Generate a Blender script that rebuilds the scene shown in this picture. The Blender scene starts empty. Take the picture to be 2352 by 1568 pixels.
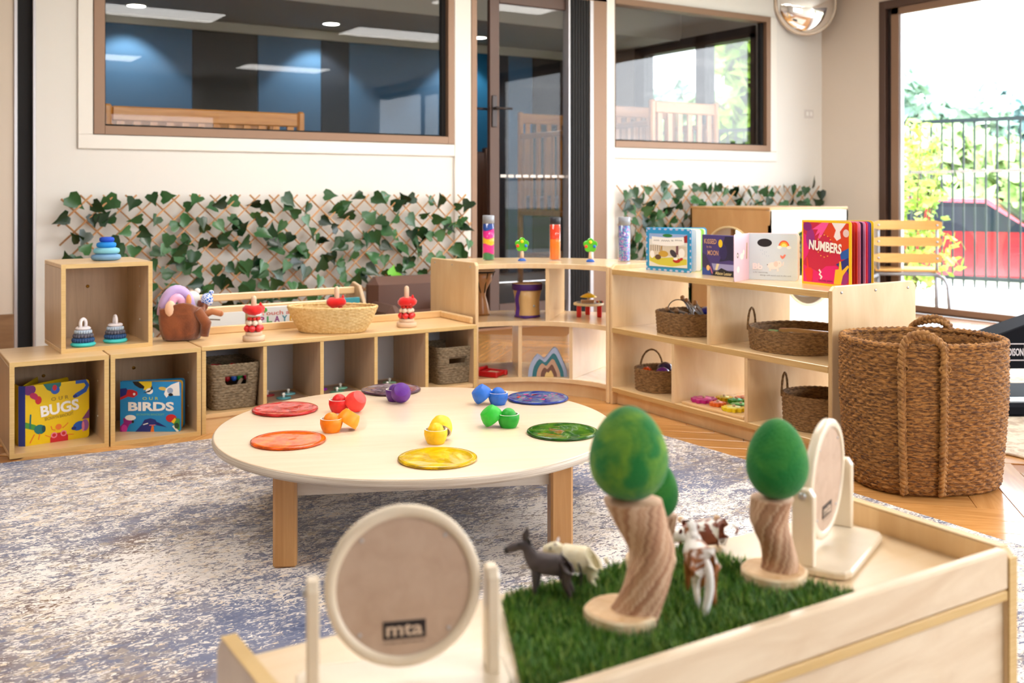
import bpy, bmesh, math, random
import numpy as np
from mathutils import Matrix, Vector

random.seed(7)
sc = bpy.context.scene
COL = sc.collection
PI = math.pi

# ---------------------------------------------------------------- camera
# World: X runs along the back wall, Y runs into it, Z up, the lens stands 1 m above the floor.
FPX, HORIZON, CXP = 2350.0, 440.0, 1176.0          # focal length and horizon in 2352x1568 pixels
YAW = math.atan2(3724.0, 2350.0)
FW = (math.cos(YAW), math.sin(YAW))
RT = (math.sin(YAW), -math.cos(YAW))
cam_d = bpy.data.cameras.new('camera')
cam = bpy.data.objects.new('camera', cam_d)
COL.objects.link(cam)
cam.location = (0, 0, 1.0)
cam.rotation_euler = (PI / 2, 0, YAW - PI / 2)
cam_d.sensor_width = 36.0
cam_d.lens = 36.0 * FPX / 2352.0
cam_d.shift_y = -(784.0 - HORIZON) / 2352.0
cam_d.clip_start = 0.02
cam_d.clip_end = 400
cam_d.dof.use_dof = True
cam_d.dof.focus_distance = 2.95
cam_d.dof.aperture_fstop = 4.0
sc.camera = cam

# ---------------------------------------------------------------- daylight, exposure
world = bpy.data.worlds.new('sky')
sc.world = world
world.use_nodes = True
wn = world.node_tree.nodes
wl = world.node_tree.links
bg = wn['Background']
tc = wn.new('ShaderNodeTexCoord')
sep = wn.new('ShaderNodeSeparateXYZ')
ramp = wn.new('ShaderNodeValToRGB')
wl.new(tc.outputs['Generated'], sep.inputs[0])
wl.new(sep.outputs['Z'], ramp.inputs[0])
ramp.color_ramp.elements[0].position = 0.0
ramp.color_ramp.elements[0].color = (0.95, 0.97, 1.0, 1)
ramp.color_ramp.elements[1].position = 0.6
ramp.color_ramp.elements[1].color = (0.72, 0.84, 1.0, 1)
wl.new(ramp.outputs[0], bg.inputs['Color'])
bg.inputs['Strength'].default_value = 6.0
sun_d = bpy.data.lights.new('sun', 'SUN')
sun_d.energy = 7.0
sun_d.angle = math.radians(3)
sun_d.color = (1.0, 0.95, 0.86)
sun = bpy.data.objects.new('sun', sun_d)
COL.objects.link(sun)
sun.rotation_euler = Vector((.15, -.5, -.85)).to_track_quat('-Z', 'Y').to_euler()   # high sun behind the building: it lights the garden, not the floor
sc.view_settings.view_transform = 'Standard'
sc.view_settings.look = 'None'
sc.view_settings.gamma = 1.0
sc.view_settings.use_curve_mapping = False
sc.cycles.max_bounces = 7
sc.cycles.diffuse_bounces = 3
sc.cycles.glossy_bounces = 3
sc.cycles.transmission_bounces = 4
sc.cycles.transparent_max_bounces = 12
sc.cycles.caustics_reflective = False
sc.cycles.caustics_refractive = False
sc.view_settings.exposure = 0.48

# ---------------------------------------------------------------- helpers
def gp(px, py, z=0.0):
    """point of the photograph that lies at height z"""
    d = (1 - z) * FPX / (py - HORIZON)
    x = (px - CXP) / FPX * d
    return Vector((x * RT[0] + d * FW[0], x * RT[1] + d * FW[1], z))
def gy(px, py, Y):
    rx = (px - CXP) / FPX
    d = Y / (rx * RT[1] + FW[1])
    return Vector(((rx * RT[0] + FW[0]) * d, Y, 1 - (py - HORIZON) / FPX * d))
def gx(px, py, X):
    rx = (px - CXP) / FPX
    d = X / (rx * RT[0] + FW[0])
    return Vector((X, (rx * RT[1] + FW[1]) * d, 1 - (py - HORIZON) / FPX * d))
def dep(p): return p[0] * FW[0] + p[1] * FW[1]
def gd(px, py, d):
    x = (px - CXP) / FPX * d
    return Vector((x * RT[0] + d * FW[0], x * RT[1] + d * FW[1], 1 - (py - HORIZON) / FPX * d))
def T(x=0, y=0, z=0): return Matrix.Translation((x, y, z))
def R(a, ax): return Matrix.Rotation(a, 4, ax)
def S(x, y, z): return Matrix.Diagonal((x, y, z, 1))
def lin(r, g, b):
    f = lambda c: (c / 255 / 12.92) if c / 255 <= .04045 else ((c / 255 + .055) / 1.055) ** 2.4
    return (f(r), f(g), f(b))
def frame_to(n, up=(0, 0, 1)):
    """rotation whose Z axis is n"""
    n = Vector(n).normalized()
    return n.to_track_quat('Z', 'Y').to_matrix().to_4x4()

class B:
    """collects shapes for ONE mesh"""
    def __init__(s): s.v, s.f, s.m, s.sm = [], [], [], []
    def add(s, vs, fs, mi=0, sm=False, M=None):
        o = len(s.v)
        if M is not None: vs = [tuple(M @ Vector(v)) for v in vs]
        s.v += [tuple(v) for v in vs]
        s.f += [tuple(i + o for i in f) for f in fs]
        s.m += [mi] * len(fs); s.sm += [sm] * len(fs)
        return s
    def box(s, x0, x1, y0, y1, z0, z1, c=0.0, mi=0, M=None):
        if x0 > x1: x0, x1 = x1, x0
        if y0 > y1: y0, y1 = y1, y0
        if z0 > z1: z0, z1 = z1, z0
        if c <= 0:
            vs = [(x, y, z) for z in (z0, z1) for y in (y0, y1) for x in (x0, x1)]
            fs = [(0, 2, 3, 1), (4, 5, 7, 6), (0, 1, 5, 4), (2, 6, 7, 3), (0, 4, 6, 2), (1, 3, 7, 5)]
            return s.add(vs, fs, mi, False, M)
        c = min(c, (x1 - x0) * .45, (y1 - y0) * .45, (z1 - z0) * .45)
        X, Y, Z = (x0, x1), (y0, y1), (z0, z1)
        vs, idx = [], {}
        for i in (0, 1):
            for j in (0, 1):
                for k in (0, 1):
                    sx, sy, sz = (c if i == 0 else -c), (c if j == 0 else -c), (c if k == 0 else -c)
                    idx[i, j, k, 0] = len(vs); vs.append((X[i], Y[j] + sy, Z[k] + sz))
                    idx[i, j, k, 1] = len(vs); vs.append((X[i] + sx, Y[j], Z[k] + sz))
                    idx[i, j, k, 2] = len(vs); vs.append((X[i] + sx, Y[j] + sy, Z[k]))
        fs = []
        for i in (0, 1):
            q = [idx[i, 0, 0, 0], idx[i, 1, 0, 0], idx[i, 1, 1, 0], idx[i, 0, 1, 0]]; fs.append(q if i else q[::-1])
            q = [idx[0, i, 0, 1], idx[1, i, 0, 1], idx[1, i, 1, 1], idx[0, i, 1, 1]]; fs.append(q[::-1] if i else q)
            q = [idx[0, 0, i, 2], idx[1, 0, i, 2], idx[1, 1, i, 2], idx[0, 1, i, 2]]; fs.append(q if i else q[::-1])
        for a in (0, 1):
            for b in (0, 1):
                for (f0, p0, p1) in ((0, (a, b, 0), (a, b, 1)), (1, (a, 0, b), (a, 1, b)), (2, (0, a, b), (1, a, b))):
                    k0, k1 = {0: (0, 1), 1: (0, 2), 2: (1, 2)}[f0]
                    fs.append([idx[p0 + (k0,)], idx[p1 + (k0,)], idx[p1 + (k1,)], idx[p0 + (k1,)]])
        for i in (0, 1):
            for j in (0, 1):
                for k in (0, 1): fs.append([idx[i, j, k, 0], idx[i, j, k, 1], idx[i, j, k, 2]])
        return s.add(vs, fs, mi, False, M)
    def lathe(s, prof, n=24, M=None, mi=0, sm=True, sx=1.0, sy=1.0, ph=0.0, nocap=False):
        vs, fs = [], []
        for r, z in prof:
            for i in range(n):
                a = 2 * PI * i / n + ph
                vs.append((r * math.cos(a) * sx, r * math.sin(a) * sy, z))
        for j in range(len(prof) - 1):
            for i in range(n):
                k = (i + 1) % n
                fs.append((j * n + i, j * n + k, (j + 1) * n + k, (j + 1) * n + i))
        ring = prof[0] == prof[-1] or nocap
        if prof[0][0] > 1e-6 and not ring: fs.append(tuple(range(n))[::-1])
        if prof[-1][0] > 1e-6 and not ring: fs.append(tuple((len(prof) - 1) * n + i for i in range(n)))
        return s.add(vs, fs, mi, sm, M)
    def cyl(s, r, z0, z1, n=24, c=0.0, M=None, mi=0, sm=True):
        if c: p = [(0, z0), (r - c, z0), (r, z0 + c), (r, z1 - c), (r - c, z1), (0, z1)]
        else: p = [(r, z0), (r, z1)]
        return s.lathe(p, n, M, mi, sm)
    def ball(s, c, r, n=14, M=None, mi=0):
        if not hasattr(r, '__len__'): r = (r, r, r)
        m = max(4, n // 2)
        p = [(math.sin(PI * i / m), -math.cos(PI * i / m)) for i in range(m + 1)]
        p[0] = (0, -1); p[-1] = (0, 1)
        MM = T(*c) @ S(*r)
        if M is not None: MM = M @ MM
        return s.lathe(p, n, MM, mi, True)
    def tube(s, pts, rad, n=8, M=None, mi=0, caps=True, closed=False, sm=True):
        P = [Vector(p) for p in pts]; L = len(P)
        if not hasattr(rad, '__len__'): rad = [rad] * L
        vs, fs = [], []
        t0 = None
        for i in range(L):
            if closed: t = (P[(i + 1) % L] - P[i - 1])
            else: t = P[min(i + 1, L - 1)] - P[max(i - 1, 0)]
            t = t.normalized() if t.length > 1e-9 else Vector((0, 0, 1))
            if t0 is None:
                a = Vector((0, 0, 1)) if abs(t.z) < .9 else Vector((1, 0, 0))
                u = (a - t * a.dot(t)).normalized()
            else:
                u = (u - t * u.dot(t))
                u = u.normalized() if u.length > 1e-6 else t.orthogonal().normalized()
            t0 = t; w = t.cross(u)
            for k in range(n):
                a = 2 * PI * k / n
                vs.append(P[i] + (u * math.cos(a) + w * math.sin(a)) * rad[i])
        for i in range(L if closed else L - 1):
            j = (i + 1) % L
            for k in range(n):
                q = (k + 1) % n
                fs.append((i * n + k, i * n + q, j * n + q, j * n + k))
        if caps and not closed:
            fs.append(tuple(range(n))[::-1]); fs.append(tuple((L - 1) * n + k for k in range(n)))
        return s.add(vs, fs, mi, sm, M)
    def prism(s, pts, z0, z1, M=None, mi=0, c=0.0, sm=False):
        """pts counter-clockwise in XY, extruded along Z"""
        n = len(pts)
        if c > 0:
            ins = []
            for i in range(n):
                a, b, d = Vector(pts[i - 1]), Vector(pts[i]), Vector(pts[(i + 1) % n])
                e1 = (b - a).normalized(); e2 = (d - b).normalized()
                nn = Vector((-e1.y - e2.y, e1.x + e2.x))
                nn = nn.normalized() if nn.length > 1e-6 else Vector((-e1.y, e1.x))
                ins.append((b.x + nn.x * c, b.y + nn.y * c))
            rings = [(ins, z0), (pts, z0 + c), (pts, z1 - c), (ins, z1)]
        else: rings = [(pts, z0), (pts, z1)]
        vs, fs = [], []
        for r, z in rings: vs += [(p[0], p[1], z) for p in r]
        for j in range(len(rings) - 1):
            for i in range(n):
                k = (i + 1) % n
                fs.append((j * n + i, j * n + k, (j + 1) * n + k, (j + 1) * n + i))
        s.add(vs, fs, mi, sm, M)
        o = len(s.v) - len(vs)
        s.f += [tuple(o + i for i in range(n))[::-1], tuple(o + (len(rings) - 1) * n + i for i in range(n))]
        s.m += [mi, mi]; s.sm += [False, False]
        return s
    def poly(s, pts3, mi=0, M=None): return s.add(pts3, [tuple(range(len(pts3)))], mi, False, M)
    def mesh(s, name, mats):
        me = bpy.data.meshes.new(name)
        me.from_pydata(s.v, [], s.f)
        if not isinstance(mats, (list, tuple)): mats = [mats]
        for m in mats: me.materials.append(m)
        me.polygons.foreach_set('material_index', s.m)
        me.polygons.foreach_set('use_smooth', s.sm)
        me.update()
        return me
    def obj(s, name, mats, parent=None, M=None):
        return link(name, s.mesh(name, mats), parent, M)

def link(name, data, parent=None, M=None):
    o = bpy.data.objects.new(name, data)
    COL.objects.link(o)
    if parent is not None: o.parent = parent
    if M is not None: o.matrix_basis = M
    return o
def tag(o, label, cat, group=None, kind=None):
    o['label'] = label; o['category'] = cat
    if group: o['group'] = group
    if kind: o['kind'] = kind
    return o
def thing(name, label, cat, loc=(0, 0, 0), rz=0.0, group=None, M=None):
    o = bpy.data.objects.new(name, None)
    o.empty_display_size = .05
    COL.objects.link(o)
    o.matrix_basis = M if M is not None else (T(*loc) @ R(rz, 'Z'))
    return tag(o, label, cat, group)
def struct(o):
    o['kind'] = 'structure'; return o
def copy_tree(o, M=None, label=None, group=None, parent=None):
    c = o.copy(); COL.objects.link(c)
    if parent is not None: c.parent = parent
    if M is not None: c.matrix_basis = M
    if label: c['label'] = label
    if group: c['group'] = group
    for ch in list(o.children): copy_tree(ch, parent=c)
    return c

# ---------------------------------------------------------------- materials
def new_mat(name):
    m = bpy.data.materials.new(name); m.use_nodes = True
    return m, m.node_tree.nodes, m.node_tree.links, m.node_tree.nodes['Principled BSDF']
def mat(name, col, rough=.5, metal=0.0, spec=.5, coat=0.0, noise=None, bump=None, emit=None, sss=0.0, trans=0.0, alpha=1.0, sheen=0.0):
    """noise=(scale, colour2, lo, hi[, stretch]); bump=(scale, strength, distance)"""
    m, n, l, p = new_mat(name)
    p.inputs['Base Color'].default_value = (*col, 1)
    p.inputs['Roughness'].default_value = rough
    p.inputs['Metallic'].default_value = metal
    p.inputs['Specular IOR Level'].default_value = spec
    p.inputs['Coat Weight'].default_value = coat
    p.inputs['Coat Roughness'].default_value = .12
    p.inputs['Transmission Weight'].default_value = trans
    p.inputs['Sheen Weight'].default_value = sheen
    if sss: p.inputs['Subsurface Weight'].default_value = sss; p.inputs['Subsurface Radius'].default_value = (.02, .02, .02)
    if emit:
        p.inputs['Emission Color'].default_value = (*emit[0], 1); p.inputs['Emission Strength'].default_value = emit[1]
    if noise or bump:
        t = n.new('ShaderNodeTexCoord')
    if noise:
        mp = n.new('ShaderNodeMapping'); l.new(t.outputs['Object'], mp.inputs[0])
        if len(noise) > 4: mp.inputs['Scale'].default_value = noise[4]
        nz = n.new('ShaderNodeTexNoise'); nz.inputs['Scale'].default_value = noise[0]; nz.inputs['Detail'].default_value = 5
        nz.inputs['Distortion'].default_value = .6
        l.new(mp.outputs[0], nz.inputs['Vector'])
        r = n.new('ShaderNodeValToRGB'); l.new(nz.outputs[0], r.inputs[0])
        r.color_ramp.elements[0].position = noise[2]; r.color_ramp.elements[0].color = (*col, 1)
        r.color_ramp.elements[1].position = noise[3]; r.color_ramp.elements[1].color = (*noise[1], 1)
        l.new(r.outputs[0], p.inputs['Base Color'])
    if bump:
        nb = n.new('ShaderNodeTexNoise'); nb.inputs['Scale'].default_value = bump[0]; nb.inputs['Detail'].default_value = 4
        l.new(t.outputs['Object'], nb.inputs['Vector'])
        bp = n.new('ShaderNodeBump'); bp.inputs['Strength'].default_value = bump[1]; bp.inputs['Distance'].default_value = bump[2]
        l.new(nb.outputs[0], bp.inputs['Height']); l.new(bp.outputs[0], p.inputs['Normal'])
    return m
def wood(name, c1, c2, scale=3.0, stretch=(12, 12, 1), rough=.35, coat=.25, rings=False, rand=0.0, spec=.5):
    m, n, l, p = new_mat(name)
    p.inputs['Roughness'].default_value = rough
    p.inputs['Coat Weight'].default_value = coat
    p.inputs['Coat Roughness'].default_value = .15
    p.inputs['Specular IOR Level'].default_value = spec
    t = n.new('ShaderNodeTexCoord'); mp = n.new('ShaderNodeMapping')
    l.new(t.outputs['Object'], mp.inputs[0]); mp.inputs['Scale'].default_value = stretch
    oi = n.new('ShaderNodeObjectInfo')
    ad = n.new('ShaderNodeVectorMath'); ad.operation = 'ADD'
    sc_ = n.new('ShaderNodeMath'); sc_.operation = 'MULTIPLY'; sc_.inputs[1].default_value = 37.0
    l.new(oi.outputs['Random'], sc_.inputs[0]); l.new(mp.outputs[0], ad.inputs[0]); l.new(sc_.outputs[0], ad.inputs[1])
    nz = n.new('ShaderNodeTexNoise'); nz.inputs['Scale'].default_value = scale; nz.inputs['Detail'].default_value = 7
    nz.inputs['Roughness'].default_value = .6; nz.inputs['Distortion'].default_value = .9
    l.new(ad.outputs[0], nz.inputs['Vector'])
    r = n.new('ShaderNodeValToRGB'); l.new(nz.outputs[0], r.inputs[0])
    r.color_ramp.elements[0].position = .33; r.color_ramp.elements[0].color = (*c1, 1)
    r.color_ramp.elements[1].position = .68; r.color_ramp.elements[1].color = (*c2, 1)
    out = r.outputs[0]
    if rings:
        wv = n.new('ShaderNodeTexWave'); wv.inputs['Scale'].default_value = scale * 1.3; wv.inputs['Distortion'].default_value = 9; wv.inputs['Detail'].default_value = 3
        l.new(ad.outputs[0], wv.inputs['Vector'])
        mx = n.new('ShaderNodeMix'); mx.data_type = 'RGBA'; mx.blend_type = 'MULTIPLY'; mx.inputs['Factor'].default_value = .25
        l.new(out, mx.inputs['A']); l.new(wv.outputs['Color'], mx.inputs['B']); out = mx.outputs['Result']
    if rand:
        hs = n.new('ShaderNodeHueSaturation'); l.new(out, hs.inputs['Color'])
        mr = n.new('ShaderNodeMapRange'); mr.inputs['To Min'].default_value = 1 - rand; mr.inputs['To Max'].default_value = 1 + rand
        l.new(oi.outputs['Random'], mr.inputs[0]); l.new(mr.outputs[0], hs.inputs['Value']); out = hs.outputs[0]
    l.new(out, p.inputs['Base Color'])
    return m
def glass(name, tint=(1, 1, 1), ior=1.45, boost=1.0, rough=0.0):
    """thin pane: clear with a Fresnel mirror"""
    m, n, l, p = new_mat(name); n.remove(p)
    tr = n.new('ShaderNodeBsdfTransparent'); tr.inputs[0].default_value = (*tint, 1)
    gl = n.new('ShaderNodeBsdfGlossy'); gl.inputs['Roughness'].default_value = rough
    lw = n.new('ShaderNodeLayerWeight'); lw.inputs['Blend'].default_value = .5
    pw = n.new('ShaderNodeMath'); pw.operation = 'POWER'; pw.inputs[1].default_value = 4.0
    ml = n.new('ShaderNodeMath'); ml.operation = 'MULTIPLY_ADD'; ml.inputs[1].default_value = .9; ml.inputs[2].default_value = .045 * boost; ml.use_clamp = True
    mx = n.new('ShaderNodeMixShader')
    l.new(lw.outputs['Facing'], pw.inputs[0]); l.new(pw.outputs[0], ml.inputs[0]); l.new(ml.outputs[0], mx.inputs[0]); l.new(tr.outputs[0], mx.inputs[1]); l.new(gl.outputs[0], mx.inputs[2])
    l.new(mx.outputs[0], n['Material Output'].inputs[0])
    return m
def gel(name, col, col2):
    """clear coloured resin sheet with swirls"""
    m, n, l, p = new_mat(name)
    t = n.new('ShaderNodeTexCoord'); nz = n.new('ShaderNodeTexNoise'); nz.inputs['Scale'].default_value = 9; nz.inputs['Detail'].default_value = 2; nz.inputs['Distortion'].default_value = 2.2
    l.new(t.outputs['Object'], nz.inputs['Vector'])
    r = n.new('ShaderNodeValToRGB'); l.new(nz.outputs[0], r.inputs[0])
    r.color_ramp.elements[0].position = .4; r.color_ramp.elements[0].color = (*col, 1)
    r.color_ramp.elements[1].position = .62; r.color_ramp.elements[1].color = (*col2, 1)
    l.new(r.outputs[0], p.inputs['Base Color']); p.inputs['Roughness'].default_value = .08; p.inputs['Coat Weight'].default_value = .35; p.inputs['Specular IOR Level'].default_value = .3; p.inputs['Coat Roughness'].default_value = .03
    nb = n.new('ShaderNodeTexNoise'); nb.inputs['Scale'].default_value = 14; l.new(t.outputs['Object'], nb.inputs['Vector'])
    bp = n.new('ShaderNodeBump'); bp.inputs['Strength'].default_value = .25; bp.inputs['Distance'].default_value = .01
    l.new(nb.outputs[0], bp.inputs['Height']); l.new(bp.outputs[0], p.inputs['Normal']); l.new(bp.outputs[0], p.inputs['Coat Normal'])
    tr = n.new('ShaderNodeBsdfTransparent'); l.new(r.outputs[0], tr.inputs[0])
    mx = n.new('ShaderNodeMixShader'); mx.inputs[0].default_value = .82
    l.new(tr.outputs[0], mx.inputs[1]); l.new(p.outputs[0], mx.inputs[2]); l.new(mx.outputs[0], n['Material Output'].inputs[0])
    return m
_pc = {}
def paint(r, g, b, rough=.45, coat=0.0):
    k = (r, g, b, rough, coat)
    if k not in _pc: _pc[k] = mat('paint_%d_%d_%d' % (r, g, b), lin(r, g, b), rough, coat=coat)
    return _pc[k]

WHITE = mat('wall_paint', lin(229, 226, 220), .75, bump=(260, .06, .002))
TRIMW = mat('trim_paint', lin(236, 232, 224), .5)
CREAM = mat('wall_paint_warm', lin(214, 200, 184), .75, bump=(260, .06, .002))
BRONZE = mat('bronze_aluminium', lin(142, 112, 90), .42, metal=.25)
BRONZE_D = mat('dark_bronze_aluminium', lin(84, 62, 52), .42, metal=.25)
ALU = mat('pale_aluminium', lin(196, 194, 198), .35, metal=.6)
BLACK = mat('black_mesh', lin(12, 11, 13), .8)
BLACKP = mat('black_plastic', lin(14, 16, 24), .7, spec=.12)
PANE = glass('window_pane', boost=.7)
PANE_T = glass('daylight_dimming_pane', (.58, .60, .60), boost=.7)  # tint added to dim the daylight entering the cot room
PANE_IN = glass('inner_window_pane', boost=.35)
PANE_W2 = glass('inner_window_pane_b', boost=1.0)
MAPLE = wood('maple_laminate', lin(226, 188, 138), lin(236, 204, 156), 2.2, (14, 14, 1.2))
MAPLE_X = wood('maple_laminate_lengthwise', lin(230, 192, 140), lin(240, 206, 156), 2.2, (1.2, 14, 14))
EDGE = wood('ply_edge', lin(222, 190, 130), lin(206, 168, 104), 5, (1, 1, 90), .4, .1)
CUBEW = wood('beech_laminate', lin(198, 167, 134), lin(216, 187, 153), 2.4, (16, 16, 1.0))
CUBEX = wood('beech_laminate_lengthwise', lin(225, 186, 132), lin(236, 201, 150), 2.4, (1.0, 16, 16))
BIRCH = wood('birch_ply', lin(224, 188, 140), lin(237, 208, 164), 1.7, (5, 5, 1.2), .3, .35)
BIRCHT = wood('birch_ply_flat', lin(228, 192, 138), lin(240, 208, 160), 1.7, (6, 1.2, 6), .25, .5)
PLYEDGE = wood('birch_ply_edge', lin(214, 178, 118), lin(188, 146, 86), 6, (1, 1, 60), .4, .1)
TABLEW = wood('pale_maple_top', lin(240, 213, 182), lin(246, 223, 195), 1.6, (1.5, 14, 8), .3, .4)
PLYRIM = wood('tabletop_ply_edge', lin(222, 212, 198), lin(170, 152, 132), 9, (.4, .4, 60), .45, .1)
BEECH = wood('beech_leg', lin(178, 126, 70), lin(198, 148, 92), 2.2, (18, 18, 1.0), .35, .3)
APRON = wood('birch_apron', lin(218, 208, 196), lin(200, 186, 170), 2, (2, 10, 10), .4, .2)
HONEY = wood('honey_pine', lin(180, 112, 36), lin(206, 140, 58), 2.4, (10, 10, 1.2), .35, .3)
HONEYX = wood('honey_pine_rail', lin(180, 112, 36), lin(206, 140, 58), 2.4, (1.2, 10, 10), .35, .3)
DARKW = wood('dark_walnut', lin(70, 38, 20), lin(92, 54, 30), 2.4, (10, 10, 1.2), .4, .2)
OAK = wood('oak_plank', lin(186, 128, 66), lin(216, 160, 96), 2.0, (1.4, 16, 8), .24, .6, rand=.18)
RAWWOOD = mat('raw_beech', lin(226, 196, 166), .6)
STEEL = mat('steel', lin(190, 192, 196), .3, metal=.9)
GREYMET = mat('grey_powder_coat', lin(168, 170, 176), .4, metal=.3)
MDF = mat('hardboard_back', lin(200, 174, 152), .75, noise=(40, lin(188, 160, 138), .4, .7))
MAPLE_W = wood('white_birch', lin(232, 216, 190), lin(240, 226, 204), 1.7, (5, 5, 1.2), .35, .3)
MIRROR = mat('mirror', (.9, .9, .9), .03, metal=1.0)
SEAGRASS = mat('seagrass', lin(178, 124, 62), .8, noise=(55, lin(84, 50, 22), .36, .62, (1, 1, 4)), bump=(300, .3, .003))
SEAGRASS_G = mat('grey_seagrass', lin(150, 132, 106), .85, noise=(70, lin(96, 80, 58), .35, .65, (1, 1, 3)), bump=(300, .3, .003))
SEAGRASS_D = mat('dark_seagrass', lin(162, 124, 80), .8, noise=(60, lin(100, 72, 42), .35, .65, (1, 1, 3)), bump=(300, .3, .003))
WICKER = mat('pale_wicker', lin(236, 206, 146), .6, noise=(80, lin(216, 176, 110), .4, .65))

# ================================================================ the room
WY, WX, CEIL = 6.35, 7.33, 2.75
# floor: slab and herringbone oak planks
floor = struct(B().box(-3, WX, -3, WY, -.06, -.004).obj('floor', mat('floor_base', lin(150, 98, 48), .5)))
PL, PW = .72, .12
RUG_X, RUG_Y = 2.745, 4.13
pm = B().box(0, PL - .0015, 0, PW - .0015, -.004, 0, .001).mesh('plank', OAK)
cand = []
rot = R(math.radians(45), 'Z')
for k in range(-90, 150):
    for m in range(-8, 9):
        for vert in (0, 1):
            if not vert: M = T(k * PW + m * 2 * PL, k * PW, 0)
            else: M = T(k * PW + m * 2 * PL, k * PW, 0) @ R(PI / 2, 'Z')
            M = rot @ M
            c = M @ Vector((PL / 2, PW / 2, 0))
            e0, e1 = M @ Vector((0, PW / 2, 0)), M @ Vector((PL, PW / 2, 0))
            ok = all(.1 < e.x < WX - .05 and .9 < e.y < WY - .05 for e in (e0, e1))
            if not ok or (max(e0.x, e1.x) < RUG_X - .1 and max(e0.y, e1.y) < RUG_Y - .1): continue
            px = CXP + FPX * (c.x * RT[0] + c.y * RT[1]) / dep(c)
            if -150 < px < 2500: cand.append((dep(c), M))
cand.sort(key=lambda t: t[0])
for d, M in cand[:300]: link('plank', pm, floor, M)
if len(cand) > 300:
    b = B()
    for d, M in cand[300:]: b.box(0, PL - .0015, 0, PW - .0015, -.004, 0, 0, M=M)
    o = b.obj('far_planks', OAK, floor); o['kind'] = 'stuff'

# back wall with two inner windows and a glazed door
W1 = (1.119, 3.515, 1.335); W2 = (4.95, 6.661, 1.348); HEAD = 2.52
DX0, DX1 = 3.654, 4.865
b = B()
b.box(.80, W1[0], WY, WY + .1, 0, CEIL); b.box(W1[0], W1[1], WY, WY + .1, 0, W1[2]); b.box(W1[0], W1[1], WY, WY + .1, HEAD, CEIL)
b.box(W1[1], DX0, WY, WY + .1, 0, CEIL); b.box(DX0, DX1, WY, WY + .1, HEAD, CEIL)
b.box(DX1, W2[0], WY, WY + .1, 0, CEIL); b.box(W2[0], W2[1], WY, WY + .1, 0, W2[2]); b.box(W2[0], W2[1], WY, WY + .1, HEAD, CEIL)
b.box(W2[1], WX, WY, WY + .1, 0, CEIL)
wall_back = struct(b.obj('wall_back', WHITE))
b = B()
b.box(-3, .70, WY, WY + .1, 0, CEIL)
wall_left = struct(b.obj('wall_left', CREAM))
struct(B().box(-3, .70, WY - .012, WY, 0, .315, .003).obj('baseboard_left', wood('skirting_brown', lin(150, 116, 84), lin(128, 96, 68), 2, (1, 8, 8))))
# the dark slot of a sliding screen between two aluminium edges
d = B().box(.718, .797, WY + .02, WY + .06, 0, HEAD + .1).obj('door_2', BLACK); struct(d)
B().box(.700, .718, WY - .01, WY + .06, 0, HEAD + .1, .002).obj('edge_strip', ALU, d)
B().box(.797, .812, WY - .01, WY + .06, 0, HEAD + .1, .002).obj('edge_strip', ALU, d)
# trims
b = B()
t0 = .014
b.box(W1[0] - .085, W1[0] - .002, WY - t0, WY, W1[2] - .002, HEAD, .003)
b.box(W1[0] - .085, W1[1] + .04, WY - t0, WY, W1[2] - .085, W1[2] - .002, .003)
struct(b.obj('trim_1', TRIMW))
struct(B().box(W1[1] + .003, DX0 - .003, WY - t0 - .004, WY, 0, HEAD + .1, .003).obj('trim_2', TRIMW))
struct(B().box(DX1 + .003, W2[0] - .003, WY - t0 - .004, WY, 0, HEAD + .1, .003).obj('trim_3', TRIMW))
b = B(); b.box(W2[0] - .003, W2[1] + .08, WY - t0, WY, W2[2] - .085, W2[2] - .002, .003); b.box(W2[1] + .002, W2[1] + .08, WY - t0, WY, W2[2], HEAD, .003)
struct(b.obj('trim_4', TRIMW))
def inner_window(name, x0, x1, z0, fl):
    w = B()
    w.box(x0, x0 + fl, WY - .02, WY + .09, z0, HEAD, .002); w.box(x1 - .05, x1, WY - .02, WY + .09, z0, HEAD, .002)
    w.box(x0 + fl, x1 - .05, WY - .02, WY + .09, z0, z0 + .052, .002); w.box(x0 + fl, x1 - .05, WY - .02, WY + .09, HEAD - .05, HEAD, .002)
    o = struct(w.obj(name, BRONZE))
    g = B(); a0, a1, c0, c1 = x0 + fl, x1 - .05, z0 + .052, HEAD - .05
    g.box(a0, a0 + .012, WY + .03, WY + .06, c0, c1); g.box(a1 - .03, a1, WY + .02, WY + .06, c0, c1); g.box(a0, a1, WY + .03, WY + .06, c0, c0 + .012)
    g.obj('gasket', BLACK, o)
    B().box(a0 + .01, a1 - .01, WY + .044, WY + .05, c0 + .01, c1).obj('pane', PANE_W2 if name == 'window_2' else PANE_IN, o)
    return o
inner_window('window_1', W1[0], W1[1], W1[2], .062)
inner_window('window_2', W2[0], W2[1], W2[2], .004)
# glazed door leaf between bronze jambs, black pleated screen cassette at its right
d = B(); d.box(DX0, DX0 + .046, WY - .02, WY + .1, 0, HEAD, .002); d.box(4.735, DX1, WY - .02, WY + .1, 0, HEAD, .002); d.box(DX0, DX1, WY - .02, WY + .1, HEAD - .05, HEAD, .002)
door = struct(d.obj('door_1', BRONZE))
B().box(4.518, 4.704, WY - .005, WY + .05, .02, HEAD - .05).obj('pleated_screen', BLACK, door)
for k in range(7): B().box(4.525 + k * .026, 4.531 + k * .026, WY - .011, WY - .004, .02, HEAD - .05).obj('screen_pleat', mat('screen_pleat_%d' % k, lin(22, 20, 22), .6), door)
B().box(4.704, 4.735, WY - .025, WY + .06, 0, HEAD - .05, .002).obj('edge_strip', ALU, door)
B().box(4.504, 4.518, WY - .02, WY + .06, 0, HEAD - .05, .002).obj('edge_strip', ALU, door)
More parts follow.
